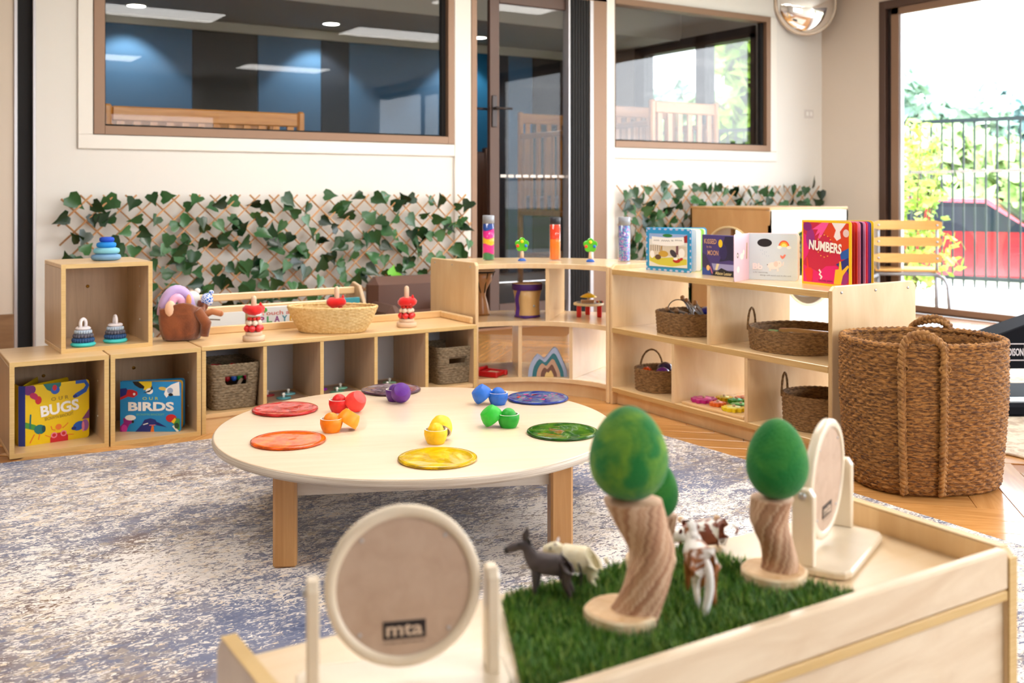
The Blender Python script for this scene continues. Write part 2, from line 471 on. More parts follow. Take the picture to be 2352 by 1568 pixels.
lf = B(); lf.box(3.83, 3.912, WY + .02, WY + .06, .03, HEAD - .06, .003); lf.box(3.912, 4.504, WY + .02, WY + .06, .03, .18, .003); lf.box(3.912, 4.504, WY + .02, WY + .06, HEAD - .14, HEAD - .06, .003)
leaf = lf.obj('door_leaf', BRONZE_D, door)
B().box(3.912, 4.504, WY + .037, WY + .043, .18, HEAD - .14).obj('pane', PANE_IN, leaf)
dec = B()
for k in range(9): dec.box(3.93 + k * .065, 3.98 + k * .065, WY + .034, WY + .0365, 1.105, 1.125)
dec.obj('safety_strip', mat('frosted_film', lin(226, 220, 214), .6), leaf)
hb = B(); hb.box(3.845, 3.885, WY + .008, WY + .02, 1.47, 1.70, .003); hb.cyl(.012, 0, .05, 10, M=T(3.866, WY + .015, 1.605) @ R(PI / 2, 'X')); hb.tube([(3.866, WY - .03, 1.605), (3.99, WY - .03, 1.605)], .009, 8); hb.tube([(3.866, WY + .09, 1.605), (3.76, WY + .09, 1.605)], .009, 8)
hb.obj('door_handle', mat('dark_steel', lin(70, 64, 64), .35, metal=.7), leaf)
# right wall with the long sliding glass doors
JY = 5.725
b = B(); b.box(WX, WX + .14, JY, WY + .1, 0, CEIL); b.box(WX, WX + .14, -3, JY, 2.62, CEIL)
struct(b.obj('wall_right', CREAM))
d = B(); d.box(WX - .01, WX + .13, 5.66, JY, 0, 2.62, .003); d.box(WX - .01, WX + .13, -3, 5.66, 2.55, 2.62, .003); d.box(WX - .01, WX + .13, -3, 5.66, 0, .012, .002)
sd = struct(d.obj('door_3', BRONZE_D))
B().box(WX + .03, WX + .06, 5.60, 5.665, .01, 2.56).obj('track_gap', mat('dark_track', lin(38, 26, 24), .5), sd)
for i, (y1, y0) in enumerate(((5.61, 3.25), (3.22, .86), (.83, -1.5))):
    f = B(); f.box(WX, WX + .045, y1 - .075, y1, .012, 2.55, .003); f.box(WX, WX + .045, y0, y0 + .075, .012, 2.55, .003)
    f.box(WX, WX + .045, y0, y1, .012, .062, .003); f.box(WX, WX + .045, y0, y1, 2.49, 2.55, .003)
    fo = f.obj('sliding_leaf', BRONZE, sd)
    s_ = B(); s_.box(WX + .005, WX + .04, y1 - .098, y1 - .076, .062, 2.49); s_.obj('weather_strip', ALU, fo)
    B().box(WX + .02, WX + .026, y0 + .075, y1 - .076, .062, 2.49).obj('pane', PANE, fo)
    dc = B()
    n_ = int((y1 - y0 - .2) / .14)
    for k in range(n_): dc.box(WX + .017, WX + .0195, y0 + .1 + k * .14, y0 + .1 + k * .14 + .125, 1.150, 1.172)
    dc.obj('safety_strip', mat('frosted_film_b', lin(236, 238, 240), .6), fo)
# ceiling with flat panel lights
struct(B().box(-3, WX + .14, -3, WY + .1, CEIL, CEIL + .08).obj('ceiling', mat('ceiling_paint', lin(232, 229, 222), .8)))
LIGHTP = mat('panel_light_diffuser', (1, 1, 1), .5, emit=((1.0, .965, .92), 13.0))
for i, (x, y) in enumerate(((2.4, 2.5), (5.0, 2.5), (2.4, -1.2), (5.0, -1.2), (-.4, 2.5), (2.4, 4.7), (5.0, 4.7))):  # panels over the low shelf and play cube are added to brighten the back wall
    t = thing('ceiling_light', ['flat ceiling panel light above the round table', 'flat ceiling panel light near the sliding doors', 'ceiling panel light behind the viewer on the left', 'ceiling panel light behind the viewer on the right', 'ceiling panel light above the left edge of the rug', 'added ceiling panel light above the long low shelf', 'added ceiling panel light above the play cube'][i], 'light', (x, y, CEIL - .012), group='ceiling panel lights')
    f = B(); f.box(-.62, .62, -.32, -.3, 0, .012); f.box(-.62, .62, .3, .32, 0, .012); f.box(-.62, -.6, -.3, .3, 0, .012); f.box(.6, .62, -.3, .3, 0, .012)
    f.obj('frame', TRIMW, t); B().box(-.6, .6, -.3, .3, .002, .010).obj('diffuser', LIGHTP, t)

# walls behind the viewer: the left one closed, the rear one with a wide window
struct(B().box(-3.1, -3, -3.1, WY + .1, 0, CEIL).obj('wall_side', CREAM))
RW0, RW1, RZ0, RZ1 = 1.4, 4.6, 1.0, 2.2
b = B(); b.box(-3, RW0, -3.1, -3, 0, CEIL); b.box(RW1, WX, -3.1, -3, 0, CEIL); b.box(RW0, RW1, -3.1, -3, 0, RZ0); b.box(RW0, RW1, -3.1, -3, RZ1, CEIL)
struct(b.obj('wall_rear', WHITE))
w = B(); w.box(RW0, RW0 + .06, -3.08, -2.98, RZ0, RZ1); w.box(RW1 - .06, RW1, -3.08, -2.98, RZ0, RZ1); w.box(RW0, RW1, -3.08, -2.98, RZ0, RZ0 + .06); w.box(RW0, RW1, -3.08, -2.98, RZ1 - .06, RZ1)
for x in (3.0,): w.box(x - .03, x + .03, -3.08, -2.98, RZ0, RZ1)
struct(w.obj('window_4', BRONZE_D))
# light switch, convex mirror
t = thing('light_switch', 'white double light switch on the wall by the corner', 'switch', (7.156, WY - .0005, 1.66))
B().box(-.058, .058, -.008, 0, 0, .075, .003).obj('plate', mat('switch_plate', lin(214, 210, 206), .4), t)
for x in (-.024, .024): B().box(x - .014, x + .014, -.012, -.007, .02, .056, .003).obj('rocker', mat('switch_white', lin(240, 238, 234), .35), t)
t = thing('convex_mirror', 'round convex safety mirror high in the corner', 'mirror', M=T(6.98, WY - .12, 2.66) @ R(math.radians(-25), 'Z') @ R(PI / 2, 'X'))
B().lathe([(.262, -.02), (.285, -.02), (.292, 0), (.285, .02), (.262, .02), (.262, -.02)], 48).obj('rim', mat('mirror_rim', lin(206, 190, 172), .25, metal=.5), t)
B().lathe([(.27, -.012), (.27, 0.0)] + [(.27 * math.cos(a), .10 * math.sin(a)) for a in np.linspace(0.05, PI / 2 - .001, 12)], 48).obj('dome', MIRROR, t)
B().tube([(0, .0, -.02), (0, .02, -.12)], .02, 10).obj('bracket', BLACKP, t)

# ---------------------------------------------------------------- the cot room behind the glass
CY = 9.6
struct(B().box(-1.5, WX, WY + .1, CY, -.06, -.002).obj('floor_cot_room', wood('cot_room_floor', lin(84, 52, 28), lin(104, 68, 38), 2, (1.4, 14, 8))))
NAVY = mat('navy_felt', lin(16, 30, 44), .95, bump=(300, .2, .002)); TEAL = mat('petrol_felt', lin(8, 84, 120), .95, bump=(300, .2, .002))
BLUEF = mat('steel_blue_felt', lin(58, 96, 128), .95, bump=(300, .2, .002)); CHAR = mat('charcoal_felt', lin(22, 24, 28), .95, bump=(300, .2, .002))
wc = struct(B().box(-1.5, WX, CY, CY + .1, 0, 2.9).obj('wall_cot_room', WHITE))
bounds = [(-1.4, .4, BLUEF), (.4, 1.1, CHAR), (1.1, 2.548, BLUEF), (2.548, 3.166, CHAR), (3.166, 3.806, BLUEF), (3.806, 4.107, NAVY), (4.107, 5.42, BLUEF), (5.42, 5.80, TEAL), (5.80, 5.995, NAVY), (5.995, 6.312, BLUEF), (6.312, 6.70, CHAR), (6.70, 7.32, mat('brown_felt', lin(70, 58, 54), .9))]
for x0, x1, m in bounds: B().box(x0 + .002, x1 - .002, CY - .03, CY, .1, 2.50, .004).obj('wall_panel', m, wc)
struct(B().box(-1.5, WX, CY - .05, CY, 2.50, 2.59, .004).obj('trim_5', mat('cornice', lin(190, 184, 170), .7)))
b = B(); b.box(-1.5, WX, 8.3, CY, 2.60, 2.66); b.box(-1.5, WX, 8.24, 8.3, 2.60, 2.92); b.box(-1.5, WX, WY + .1, 8.3, 2.90, 2.96)
struct(b.obj('ceiling_cot_room', mat('cot_room_ceiling', lin(176, 170, 158), .85)))
struct(B().box(-1.6, -1.5, WY + .1, CY, 0, 2.9).obj('wall_cot_left', WHITE))
# outer wall of the cot room with its window
EX0, EX1, EZ0, EZ1 = 7.16, 9.0, 1.02, 2.62
b = B(); b.box(WX, WX + .14, WY + .1, EX0, 0, 2.9); b.box(WX, WX + .14, EX1, CY, 0, 2.9); b.box(WX, WX + .14, EX0, EX1, 0, EZ0); b.box(WX, WX + .14, EX0, EX1, EZ1, 2.9)
struct(b.obj('wall_cot_right', mat('cot_room_wall', lin(176, 168, 156), .8)))
w = B(); w.box(WX - .02, WX + .12, EX0, EX0 + .06, EZ0, EZ1); w.box(WX - .02, WX + .12, EX1 - .16, EX1, EZ0, EZ1); w.box(WX - .02, WX + .12, EX0, EX1, EZ0, EZ0 + .06); w.box(WX - .02, WX + .12, EX0, EX1, EZ1 - .11, EZ1); w.box(WX - .02, WX + .12, 7.86, 8.0, EZ0, EZ1)
wo = struct(w.obj('window_3', mat('black_bronze_frame', lin(44, 36, 34), .45)))
B().box(WX + .04, WX + .046, EX0 + .06, 7.86, EZ0 + .06, EZ1 - .11).obj('pane', PANE_T, wo)
B().box(WX + .04, WX + .046, 8.0, EX1 - .16, EZ0 + .06, EZ1 - .11).obj('pane', PANE_T, wo)
# downlights that wash the felt wall
DL = mat('downlight_lens', (1, 1, 1), .5, emit=((1.0, .97, .9), 14.0))
for i, x in enumerate((1.96, 3.74, 5.37)):
    t = thing('downlight', ['round downlight above the cot seen at the left', 'round downlight above the middle of the felt wall', 'round downlight seen through the open door'][i], 'light', (x, 9.15, 2.592), group='downlights in the cot room')
    B().lathe([(.075, 0), (.09, 0), (.09, .008), (.075, .008), (.075, 0)], 24).obj('ring', TRIMW, t); B().cyl(.075, .001, .007, 24).obj('lens', DL, t)
    ld = bpy.data.lights.new('downlight_beam', 'SPOT'); ld.energy = 30; ld.spot_size = math.radians(95); ld.spot_blend = .35; ld.shadow_soft_size = .05; ld.color = (1, .97, .92)
    lo = bpy.data.objects.new('downlight_beam', ld); COL.objects.link(lo); lo.parent = t; lo.location = (0, .1, -.03); lo.rotation_euler = (math.radians(14), 0, 0)

def cot(label, x0, x1, y0, y1, ztop, zside, zbase, slat_n, zmid=None, wd=HONEY, wdx=HONEYX):
    """two-tier nursery cot: posts, end rails, drop sides, slats, mattress"""
    t = thing('cot', label, 'cot', (x0, y0, 0), group='timber cots in the next room')
    W_, D_ = x1 - x0, y1 - y0
    for x in (0, W_ - .05):
        for y in (0, D_ - .05): B().box(x, x + .05, y, y + .05, 0, ztop, .012).obj('post', wd, t)
    for y in (0, D_ - .04):
        B().box(.05, W_ - .05, y + .005, y + .04, ztop - .11, ztop - .012, .008).obj('end_rail', wdx, t)
        B().box(.05, W_ - .05, y + .005, y + .04, zbase, zbase + .06, .006).obj('end_rail', wdx, t)
        n = max(3, int((W_ - .1) / .105))
        for k in range(n):
            x = .05 + (W_ - .1) * (k + .5) / n
            B().box(x - .024, x + .024, y + .014, y + .03, zbase + .06, ztop - .11).obj('slat', wd, t)
    for x in (0, W_ - .03):
        B().box(x, x + .03, .05, D_ - .05, zside - .05, zside, .008).obj('side_rail', wd, t)
        B().box(x, x + .03, .05, D_ - .05, zbase, zbase + .05, .006).obj('side_rail', wd, t)
        for k in range(slat_n):
            y = .05 + (D_ - .1) * (k + .5) / slat_n
            B().box(x + .008, x + .022, y - .018, y + .018, zbase + .05, zside - .05).obj('slat', wd, t)
    B().box(.05, W_ - .05, .05, D_ - .05, zbase + .06, zbase + .19, .02).obj('mattress', mat('cot_mattress', lin(120, 112, 120), .9, noise=(30, lin(80, 72, 82), .45, .55)), t)
    B().box(.02, W_ - .02, .02, D_ - .02, .34, .40, .006).obj('lower_shelf', wd, t)
    return t
cot('honey timber cot behind the wide window, its end rail above the sill', 1.31, 2.68, 7.05, 7.75, 1.575, 1.40, .80, 7)
cot('honey timber cot standing right behind the glazed door', 5.371, 6.10, 7.35, 8.42, 1.775, 1.56, .77, 8)
cot('honey timber cot behind the right-hand window', 5.56, 6.33, 6.62, 7.22, 1.775, 1.60, .77, 6)
cot('low timber cot half hidden left of the tall cot behind the door', 4.62, 5.28, 8.6, 9.35, 1.33, 1.25, .72, 6)
t = thing('cot_end_board', 'dark brown solid cot end with a pinned sheet, seen past the door edge', 'cot', (4.20, 8.0, 0))
B().box(0, .60, 0, .04, .25, 1.36, .01).obj('board', DARKW, t)
for x in (0, .55): B().box(x, x + .05, -.01, .05, 0, 1.40, .01).obj('post', DARKW, t)
B().box(.14, .26, -.004, -.001, 1.05, 1.22).obj('sheet', mat('pinned_paper', lin(170, 160, 168), .8), t)

# ---------------------------------------------------------------- outside
struct(B().box(WX + .14, 10.6, -2.9, 30, -.12, -.05).obj('ground_terrace', mat('pale_concrete', lin(216, 212, 204), .85)))
struct(B().box(10.6, 140, -60, 110, -.60, -.42).obj('ground_verge', mat('verge', lin(150, 150, 130), .9, noise=(.4, lin(120, 140, 90), .4, .6))))
FA, FB = Vector((9.2, 8.9, 0)), Vector((10.75, 4.0, 0))
fang = math.atan2((FB - FA).y, (FB - FA).x)
FENCE = mat('fence_green_black', lin(38, 52, 54), .5)
ft = thing('fence', 'tall dark steel picket fence outside the sliding doors', 'fence', FA + Vector((0, 0, -.06)), fang)
FL = (FB - FA).length + 3.0
B().box(-3.5, FL, -.02, .02, 1.80, 1.84).obj('top_rail', FENCE, ft); B().box(-3.5, FL, -.02, .02, .12, .16).obj('bottom_rail', FENCE, ft)
pk = B().box(-.009, .009, -.009, .009, .04, 1.80).mesh('picket', FENCE)
for k in range(int((FL + 3.5) / .112)): link('picket', pk, ft, T(-3.48 + k * .112, 0, 0))
for k in range(6): B().box(-.03, .03, -.03, .03, 0, 1.88, M=T(-3.4 + k * 2.4, .05, 0)).obj('post', FENCE, ft)

def leaf_cloud(blobs, n, size, seed, flat=.6):
    """leaves scattered through ellipsoids, one mesh"""
    rg = np.random.default_rng(seed)
    b = B(); tot = sum(r[1] ** 2 for r in blobs)
    for (c, r, sq) in blobs:
        k = max(3, int(n * r * r / tot))
        for i in range(k):
            v = rg.normal(size=3); v /= np.linalg.norm(v); v *= r * (rg.random() ** .33); v[2] *= sq
            p = Vector(c) + Vector(v)
            d = Vector(rg.normal(size=3)).normalized(); e = d.orthogonal().normalized()
            q = d.cross(e)
            s_ = size * (.6 + .8 * rg.random())
            b.add([p - d * s_, p + e * s_ * .5, p + d * s_, p - e * s_ * .5 + q * s_ * .1], [(0, 1, 2), (0, 2, 3)])
    return b
def tree(label, base, h, r, seed, m, n=1500, size=.35, nm='garden_tree', nb=14):
    rg = np.random.default_rng(seed)
    t = thing(nm, label, 'tree', base)
    b = B().tube([(0, 0, 0), (r * .05, 0, h * .3), (0, r * .08, h * .6), (0, 0, h * .85)], [h * .03, h * .024, h * .016, h * .006], 8)
    for k in range(6):
        a = k * 1.05; z = h * (.35 + .07 * k)
        b.tube([(0, 0, z), (math.cos(a) * r * .35, math.sin(a) * r * .35, z + h * .1), (math.cos(a) * r * .7, math.sin(a) * r * .7, z + h * .17)], [h * .012, h * .008, h * .003], 5)
    b.obj('trunk', mat('bark_%d' % seed, lin(110, 92, 74), .9), t)
    bl = [((rg.normal() * r * .45, rg.normal() * r * .45, h * (.45 + .5 * rg.random())), r * (.35 + .25 * rg.random()), .8) for _ in range(nb)]
    o = leaf_cloud(bl, n, size, seed).obj('foliage', m, t)
    return t
LEAFA = mat('hazy_gum_leaf', lin(166, 190, 166), .7, noise=(.8, lin(136, 168, 146), .35, .65)); LEAFB = mat('hazy_light_leaf', lin(186, 206, 140), .6, noise=(2, lin(150, 184, 110), .35, .65)); LEAFC = mat('hazy_blue_green_leaf', lin(150, 180, 178), .7)  # outdoor haze put into the pale leaf colours
LEAFL = mat('lime_leaf', lin(206, 226, 96), .5, noise=(6, lin(150, 196, 60), .35, .65))
def ground_at(px, d, z): 
    p = gd(px, 440, d); return Vector((p.x, p.y, z))
for i, (px, d, h, r, m, lb) in enumerate([
    (2070, 28, 4.5, 1.8, LEAFA, 'grey-green gum tree at the left edge of the sliding doors'), (2140, 46, 4.9, 2.8, LEAFC, 'distant blue-green tree left of the tree line gap'),
    (2215, 34, 4.3, 2.2, LEAFC, 'distant tree with a rounded top in the middle of the doors'), (2310, 60, 6.2, 3.4, LEAFA, 'distant broad tree right of the middle of the doors'),
    (2420, 38, 4.4, 2.0, LEAFA, 'distant tree at the right edge of the doors'), (2180, 22, 2.6, 1.5, LEAFB, 'low light-green bushy tree behind the fence'),
    (2365, 18, 2.3, 1.4, LEAFB, 'light-green bushy tree behind the right part of the fence'), (2085, 80, 7.6, 3.6, LEAFC, 'farthest hazy tree behind the gum tree'),
    (1500, 38, 5.2, 2.8, LEAFA, 'tree outside the cot room window, left'), (1640, 30, 4.0, 2.2, LEAFB, 'tree outside the cot room window, right'), (1735, 14, 4.2, .9, LEAFL, 'slim lime tree at the edge of the right-hand window')]):
    tree(lb, ground_at(px, d, -.45), h, r, 40 + i, m, 1700 if d < 30 else 1500, .26 if d < 30 else .40)
t = thing('garden_shrub', 'lime green shrub growing at the fence by the door frame', 'shrub', ground_at(2096, 10.0, -.06))
b = B()
for k in range(7): b.tube([(0, 0, 0), (math.cos(k) * .15, math.sin(k) * .15, .7), (math.cos(k) * .3, math.sin(k) * .3, 1.5)], [.012, .009, .004], 5)
b.obj('stem', mat('shrub_stem', lin(110, 96, 60), .8), t)
leaf_cloud([((0, 0, 1.5), .28, 1), ((.1, .05, 1.15), .34, 1), ((-.1, 0, .8), .36, 1), ((.1, -.1, .45), .34, 1), ((0, .1, .2), .25, .7)], 900, .055, 5).obj('foliage', LEAFL, t)
# red car parked beyond the fence
t = thing('car', 'red hatchback parked beyond the fence', 'car', M=T(*ground_at(2200, 14.2, -.42)) @ R(math.radians(-62), 'Z'))
RED = mat('car_red', lin(196, 30, 44), .25, coat=.8)
prof = [(-1.95, .28), (1.95, .28), (2.0, .55), (1.85, .74), (1.05, .86), (.45, 1.32), (-1.0, 1.36), (-1.75, .95), (-2.0, .85)]
B().prism(prof, -.82, .82, R(PI / 2, 'X'), c=.06).obj('body', RED, t)
wp = [(.98, .90), (.42, 1.27), (-.25, 1.29), (-.25, .90)]; wq = [(-.33, .90), (-.33, 1.29), (-.98, 1.30), (-1.5, .93)]
DG = mat('car_glass', lin(30, 40, 58), .1, coat=.6)
for s_ in (-1, 1):
    for q in (wp, wq): B().prism(q[::-1], -.004, .004, T(0, s_ * .826, 0) @ R(PI / 2, 'X')).obj('side_window', DG, t)
B().prism([(-.68, 0), (.68, 0), (.58, .66), (-.58, .66)], 0, .01, T(1.07, 0, .87) @ R(-PI / 2, 'Z') @ R(PI, 'Z') @ R(math.radians(38), 'X')).obj('windscreen', DG, t)
for x in (-1.25, 1.25):
    for s_ in (-1, 1):
        w = B().cyl(.31, -.1, .1, 24, .03, T(x, s_ * .76, .31) @ R(PI / 2, 'X')).obj('wheel', BLACKP, t); B().cyl(.18, -.105, .105, 16, M=T(x, s_ * .76, .31) @ R(PI / 2, 'X')).obj('hub', ALU, w)
for s_ in (-1, 1): B().ball((1.9, s_ * .6, .66), (.1, .16, .08), 10).obj('headlight', mat('headlight', lin(230, 235, 240), .1), t)

# ================================================================ rugs
def rug_mat():
    m, n, l, p = new_mat('distressed_rug')
    p.inputs['Roughness'].default_value = .95; p.inputs['Specular IOR Level'].default_value = .1; p.inputs['Sheen Weight'].default_value = .15
    t = n.new('ShaderNodeTexCoord')
    def noise(scale, st=(1, 1, 1), det=3, dist=0.0, rough=.5, off=(0, 0, 0)):
        mp = n.new('ShaderNodeMapping'); mp.inputs['Scale'].default_value = st; mp.inputs['Location'].default_value = off; l.new(t.outputs['Object'], mp.inputs[0])
        z = n.new('ShaderNodeTexNoise'); z.inputs['Scale'].default_value = scale; z.inputs['Detail'].default_value = det; z.inputs['Distortion'].default_value = dist; z.inputs['Roughness'].default_value = rough
        l.new(mp.outputs[0], z.inputs['Vector']); return z.outputs[0]
    def rampf(src, a, b, c0=(0, 0, 0), c1=(1, 1, 1), const=False):
        r = n.new('ShaderNodeValToRGB'); l.new(src, r.inputs[0]); e = r.color_ramp.elements
        e[0].position = a; e[1].position = b; e[0].color = (*c0, 1); e[1].color = (*c1, 1)
        return r.outputs[0]
    def mix(f, a, b):
        x = n.new('ShaderNodeMix'); x.data_type = 'RGBA'
        l.new(f, x.inputs['Factor']) if not isinstance(f, float) else setattr(x.inputs['Factor'], 'default_value', f)
        for s_, v in (('A', a), ('B', b)):
            if isinstance(v, tuple): x.inputs[s_].default_value = (*v, 1)
            else: l.new(v, x.inputs[s_])
        return x.outputs['Result']
    def mth(op, a, b):
        x = n.new('ShaderNodeMath'); x.operation = op; x.use_clamp = True
        for i, v in enumerate((a, b)):
            if isinstance(v, float): x.inputs[i].default_value = v
            else: l.new(v, x.inputs[i])
        return x.outputs[0]
    def cells(scale, st, stops, off=(0, 0, 0)):
        mp = n.new('ShaderNodeMapping'); mp.inputs['Scale'].default_value = st; mp.inputs['Location'].default_value = off; l.new(t.outputs['Object'], mp.inputs[0])
        v = n.new('ShaderNodeTexVoronoi'); v.inputs['Scale'].default_value = scale; l.new(mp.outputs[0], v.inputs['Vector'])
        r = n.new('ShaderNodeValToRGB'); l.new(v.outputs['Color'], r.inputs[0]); e = r.color_ramp.elements
        e[0].color = (*stops[0][1], 1); e[0].position = stops[0][0]; e[1].color = (*stops[-1][1], 1); e[1].position = stops[-1][0]
        for p_, c_ in stops[1:-1]: e.new(p_).color = (*c_, 1)
        return r.outputs[0]
    cream = cells(48, (1, 1.7, 1), [(.2, lin(238, 230, 224)), (.42, lin(228, 216, 204)), (.58, lin(212, 204, 202)), (.8, lin(230, 208, 180))])
    cream = mix(rampf(noise(1.1, off=(6, 1, 0)), .42, .60), cream, lin(236, 228, 222))
    grey = cells(40, (1, 1.7, 1), [(.2, lin(120, 112, 118)), (.4, lin(150, 142, 148)), (.55, lin(118, 120, 140)), (.8, lin(172, 156, 140))], (3, 5, 0))
    grey = mix(rampf(noise(1.5, off=(4, 2, 0)), .50, .66), grey, lin(110, 116, 142))
    grey = mix(rampf(noise(2.1, off=(1, 7, 0)), .60, .72), grey, lin(120, 92, 70))
    fine = noise(52, (1, 1.9, 1), 4, 1.4, .62)
    mid = noise(10, (1, 1.5, 1), 3, .8)
    big = noise(1.2, (1, 1.3, 1), 2, .4, off=(2, 1, 0))
    k = mth('ADD', mth('MULTIPLY', fine, .66), mth('ADD', mth('MULTIPLY', mid, .26), mth('MULTIPLY', big, .30)))
    col = mix(rampf(k, .592, .618), cream, grey)
    blue = rampf(noise(2.3, off=(9, 3, 0), det=4), .60, .68)
    bf = mth('MULTIPLY', blue, rampf(noise(46, (1, 1.8, 1), det=4, dist=1.2, off=(3, 3, 0)), .47, .52))
    col = mix(bf, col, lin(74, 84, 116))
    l.new(col, p.inputs['Base Color'])
    bp = n.new('ShaderNodeBump'); bp.inputs['Strength'].default_value = .5; bp.inputs['Distance'].default_value = .004
    l.new(k, bp.inputs['Height']); l.new(bp.outputs[0], p.inputs['Normal'])
    return m
RUGM = rug_mat()
rg = random.Random(3)
far = [(x, RUG_Y + .012 * math.sin(x * 5.1) + .014 * math.sin(x * 2.3 + 1) + rg.uniform(-.003, .003)) for x in np.linspace(RUG_X, -2.4, 70)]
right = [(RUG_X + rg.uniform(-.002, .002) + .006 * math.sin(y * 3), y) for y in np.linspace(-1.2, RUG_Y - .05, 40)]
pts = right + far + [(-2.4, -1.2)]
tag(B().prism(pts, 0.001, .010, c=.003).obj('area_rug', RUGM), 'large distressed blue and cream rug under the round table', 'rug')
pts = [(3.66, -.2), (6.3, -.2), (6.3, 3.2), (3.66, 3.2)]
tag(B().prism(pts, 0.001, .009, c=.003).obj('area_rug', mat('beige_rug', lin(206, 192, 172), .95, noise=(26, lin(170, 152, 134), .42, .6), bump=(200, .4, .004))), 'beige mottled rug behind the big seagrass basket', 'rug')
tag(B().prism([(4.6, 3.6), (6.9, 3.6), (6.9, 5.2), (4.6, 5.2)], 0.001, .008, c=.003).obj('area_rug', mat('pale_rug', lin(214, 214, 216), .95, noise=(20, lin(190, 192, 198), .42, .6))), 'pale grey rug under the slatted chair', 'rug')

# ================================================================ storage cubes
def cube(label, M, w=.352, d=.40, h=.36):
    t = thing('storage_cube', label, 'cube shelf', M=M, group='open storage cubes'); k = .017
    B().box(0, w, 0, d, h - k, h, .002).obj('top_panel', CUBEX, t)
    B().box(0, w, 0, d, 0, k, .002).obj('bottom_panel', CUBEX, t)
    for x in (0, w - k):
        p = B().box(x, x + k, 0, d, k, h - k, .001).obj('side_panel', CUBEW, t)
        if x > 0:
            for z in (.1, .24): B().cyl(.004, 0, .002, 8, M=T(x, .13, z) @ R(-PI / 2, 'Y')).obj('screw_cover', TRIMW, p)
        else:
            pass
    for x0, x1, z0, z1 in ((0, k, 0, h), (w - k, w, 0, h), (k, w - k, 0, k), (k, w - k, h - k, h)):
        B().box(x0, x1, -.002, 0, z0, z1).obj('edge_band', EDGE, t)
    bk = B().box(k, w - k, d - .012, d - .002, k, h - k).obj('back_panel', CUBEW, t)
    B().cyl(.007, 0, .003, 10, M=T(w * .48, d - .012, h * .66) @ R(PI / 2, 'X')).obj('cam_lock', mat('brass', lin(196, 150, 60), .3, metal=.8), bk)
    return t
cube('open wooden cube at the far left holding the yellow book', T(.452, 4.235, 0))
cube('open wooden cube holding the blue book, next to the long low shelf', T(.810, 4.235, 0))
C3 = T(.650, 4.365, .36) @ R(math.radians(2), 'Z')
cube('topmost open wooden cube, stacked on the two others', C3, .352, .35, .352)

# ================================================================ long low shelf
LX0, LX1, LY0, LY1, LZ = 1.168, 2.478, 4.245, 4.60, .362
t = thing('low_shelf', 'long low wooden shelf with five cubbies', 'shelf', (LX0, LY0, 0))
W_, D_ = LX1 - LX0, LY1 - LY0
B().box(0, W_, 0, D_, LZ - .02, LZ, .003).obj('top_board', CUBEX, t)
B().box(.017, W_ - .017, .004, D_, .062, .080, .001).obj('bottom_board', CUBEX, t)
B().box(.017, W_ - .017, .01, .026, 0, .062).obj('kick_board', CUBEX, t)
B().box(.017, W_ - .017, D_ - .012, D_ - .002, .08, LZ - .02).obj('back_panel', mat('grey_backing', lin(196, 194, 196), .7), t)
for x in (0, W_ - .017): B().box(x, x + .017, 0, D_, 0, LZ - .02, .001).obj('side_panel', CUBEW, t)
for px in (609, 740, 864, 981):
    x = gy(px, 800, LY0).x - LX0
    B().box(x - .008, x + .008, .004, D_ - .012, .08, LZ - .02, .001).obj('divider', CUBEW, t)
    B().box(x - .008, x + .008, .001, .0045, .08, LZ - .02).obj('edge_band', EDGE, t)
for x in (.0085, W_ - .0085): B().box(x - .0085, x + .0085, -.002, 0, 0, LZ - .02).obj('edge_band', EDGE, t)
B().box(0, W_, -.002, .0005, LZ - .018, LZ - .002).obj('edge_band', EDGE, t)
B().box(0, W_, D_ - .017, D_, LZ, LZ + .034, .003).obj('back_lip', CUBEX, t)
B().box(W_ - .017, W_, .03, D_ - .017, LZ, LZ + .034, .006).obj('end_lip', CUBEX, t)

# ================================================================ curved corner shelf
CC = (2.51, 3.845); RI, RO = .45, .92
def arc(ri, ro, z0, z1, a0, a1, n=28, c=.002):
    P = [(ro * math.cos(a), ro * math.sin(a)) for a in np.linspace(a0, a1, n)] + [(ri * math.cos(a), ri * math.sin(a)) for a in np.linspace(a1, a0, n)]
    return B().prism(P, z0, z1, c=c)
t = thing('corner_shelf', 'curved birch corner shelf with bottles on top', 'shelf', (CC[0], CC[1], 0))
A0, A1 = math.radians(1.2), math.radians(89.6)
def board(nm, z0, z1):
    o = arc(RI + .012, RO, z0, z1, A0, A1, 28, .003).obj(nm, BIRCHT, t)
    arc(RI + .010, RI + .0125, z0 + .001, z1 - .001, A0, A1, 28, 0).obj('edge_band', BIRCH, o)
board('top_board', .621, .645); board('middle_board', .338, .362); board('bottom_board', .062, .084)
arc(RI + .03, RI + .045, 0, .062, A0, A1, 28, 0).obj('kick_board', BIRCH, t)
p = B().prism([(RI, 0), (RO, 0), (RO, .64), (RO - .012, .655), (RI + .012, .655), (RI, .64)], -.009, .009, T(0, 0, 0) @ R(PI / 2, 'Z') @ R(PI / 2, 'X'), c=.003).obj('side_panel', BIRCH, t)
for y in (RI + .05, (RI + RO) / 2, RO - .05): B().cyl(.004, 0, .002, 8, M=T(-.009, y, .632) @ R(-PI / 2, 'Y')).obj('screw', STEEL, p)
B().box(RI, RO, -.002, .016, 0, .645, .003).obj('side_panel', BIRCH, t)
for ang, z0, z1 in ((45, .362, .621), (61.5, .084, .338), (30, .084, .338)):
    B().box(RI + .02, RO - .005, -.009, .009, z0, z1, .001, M=R(math.radians(ang), 'Z')).obj('divider', BIRCH, t)
    B().box(RI + .017, RI + .0205, -.009, .009, z0, z1, 0, M=R(math.radians(ang), 'Z')).obj('edge_band', BIRCH, t)

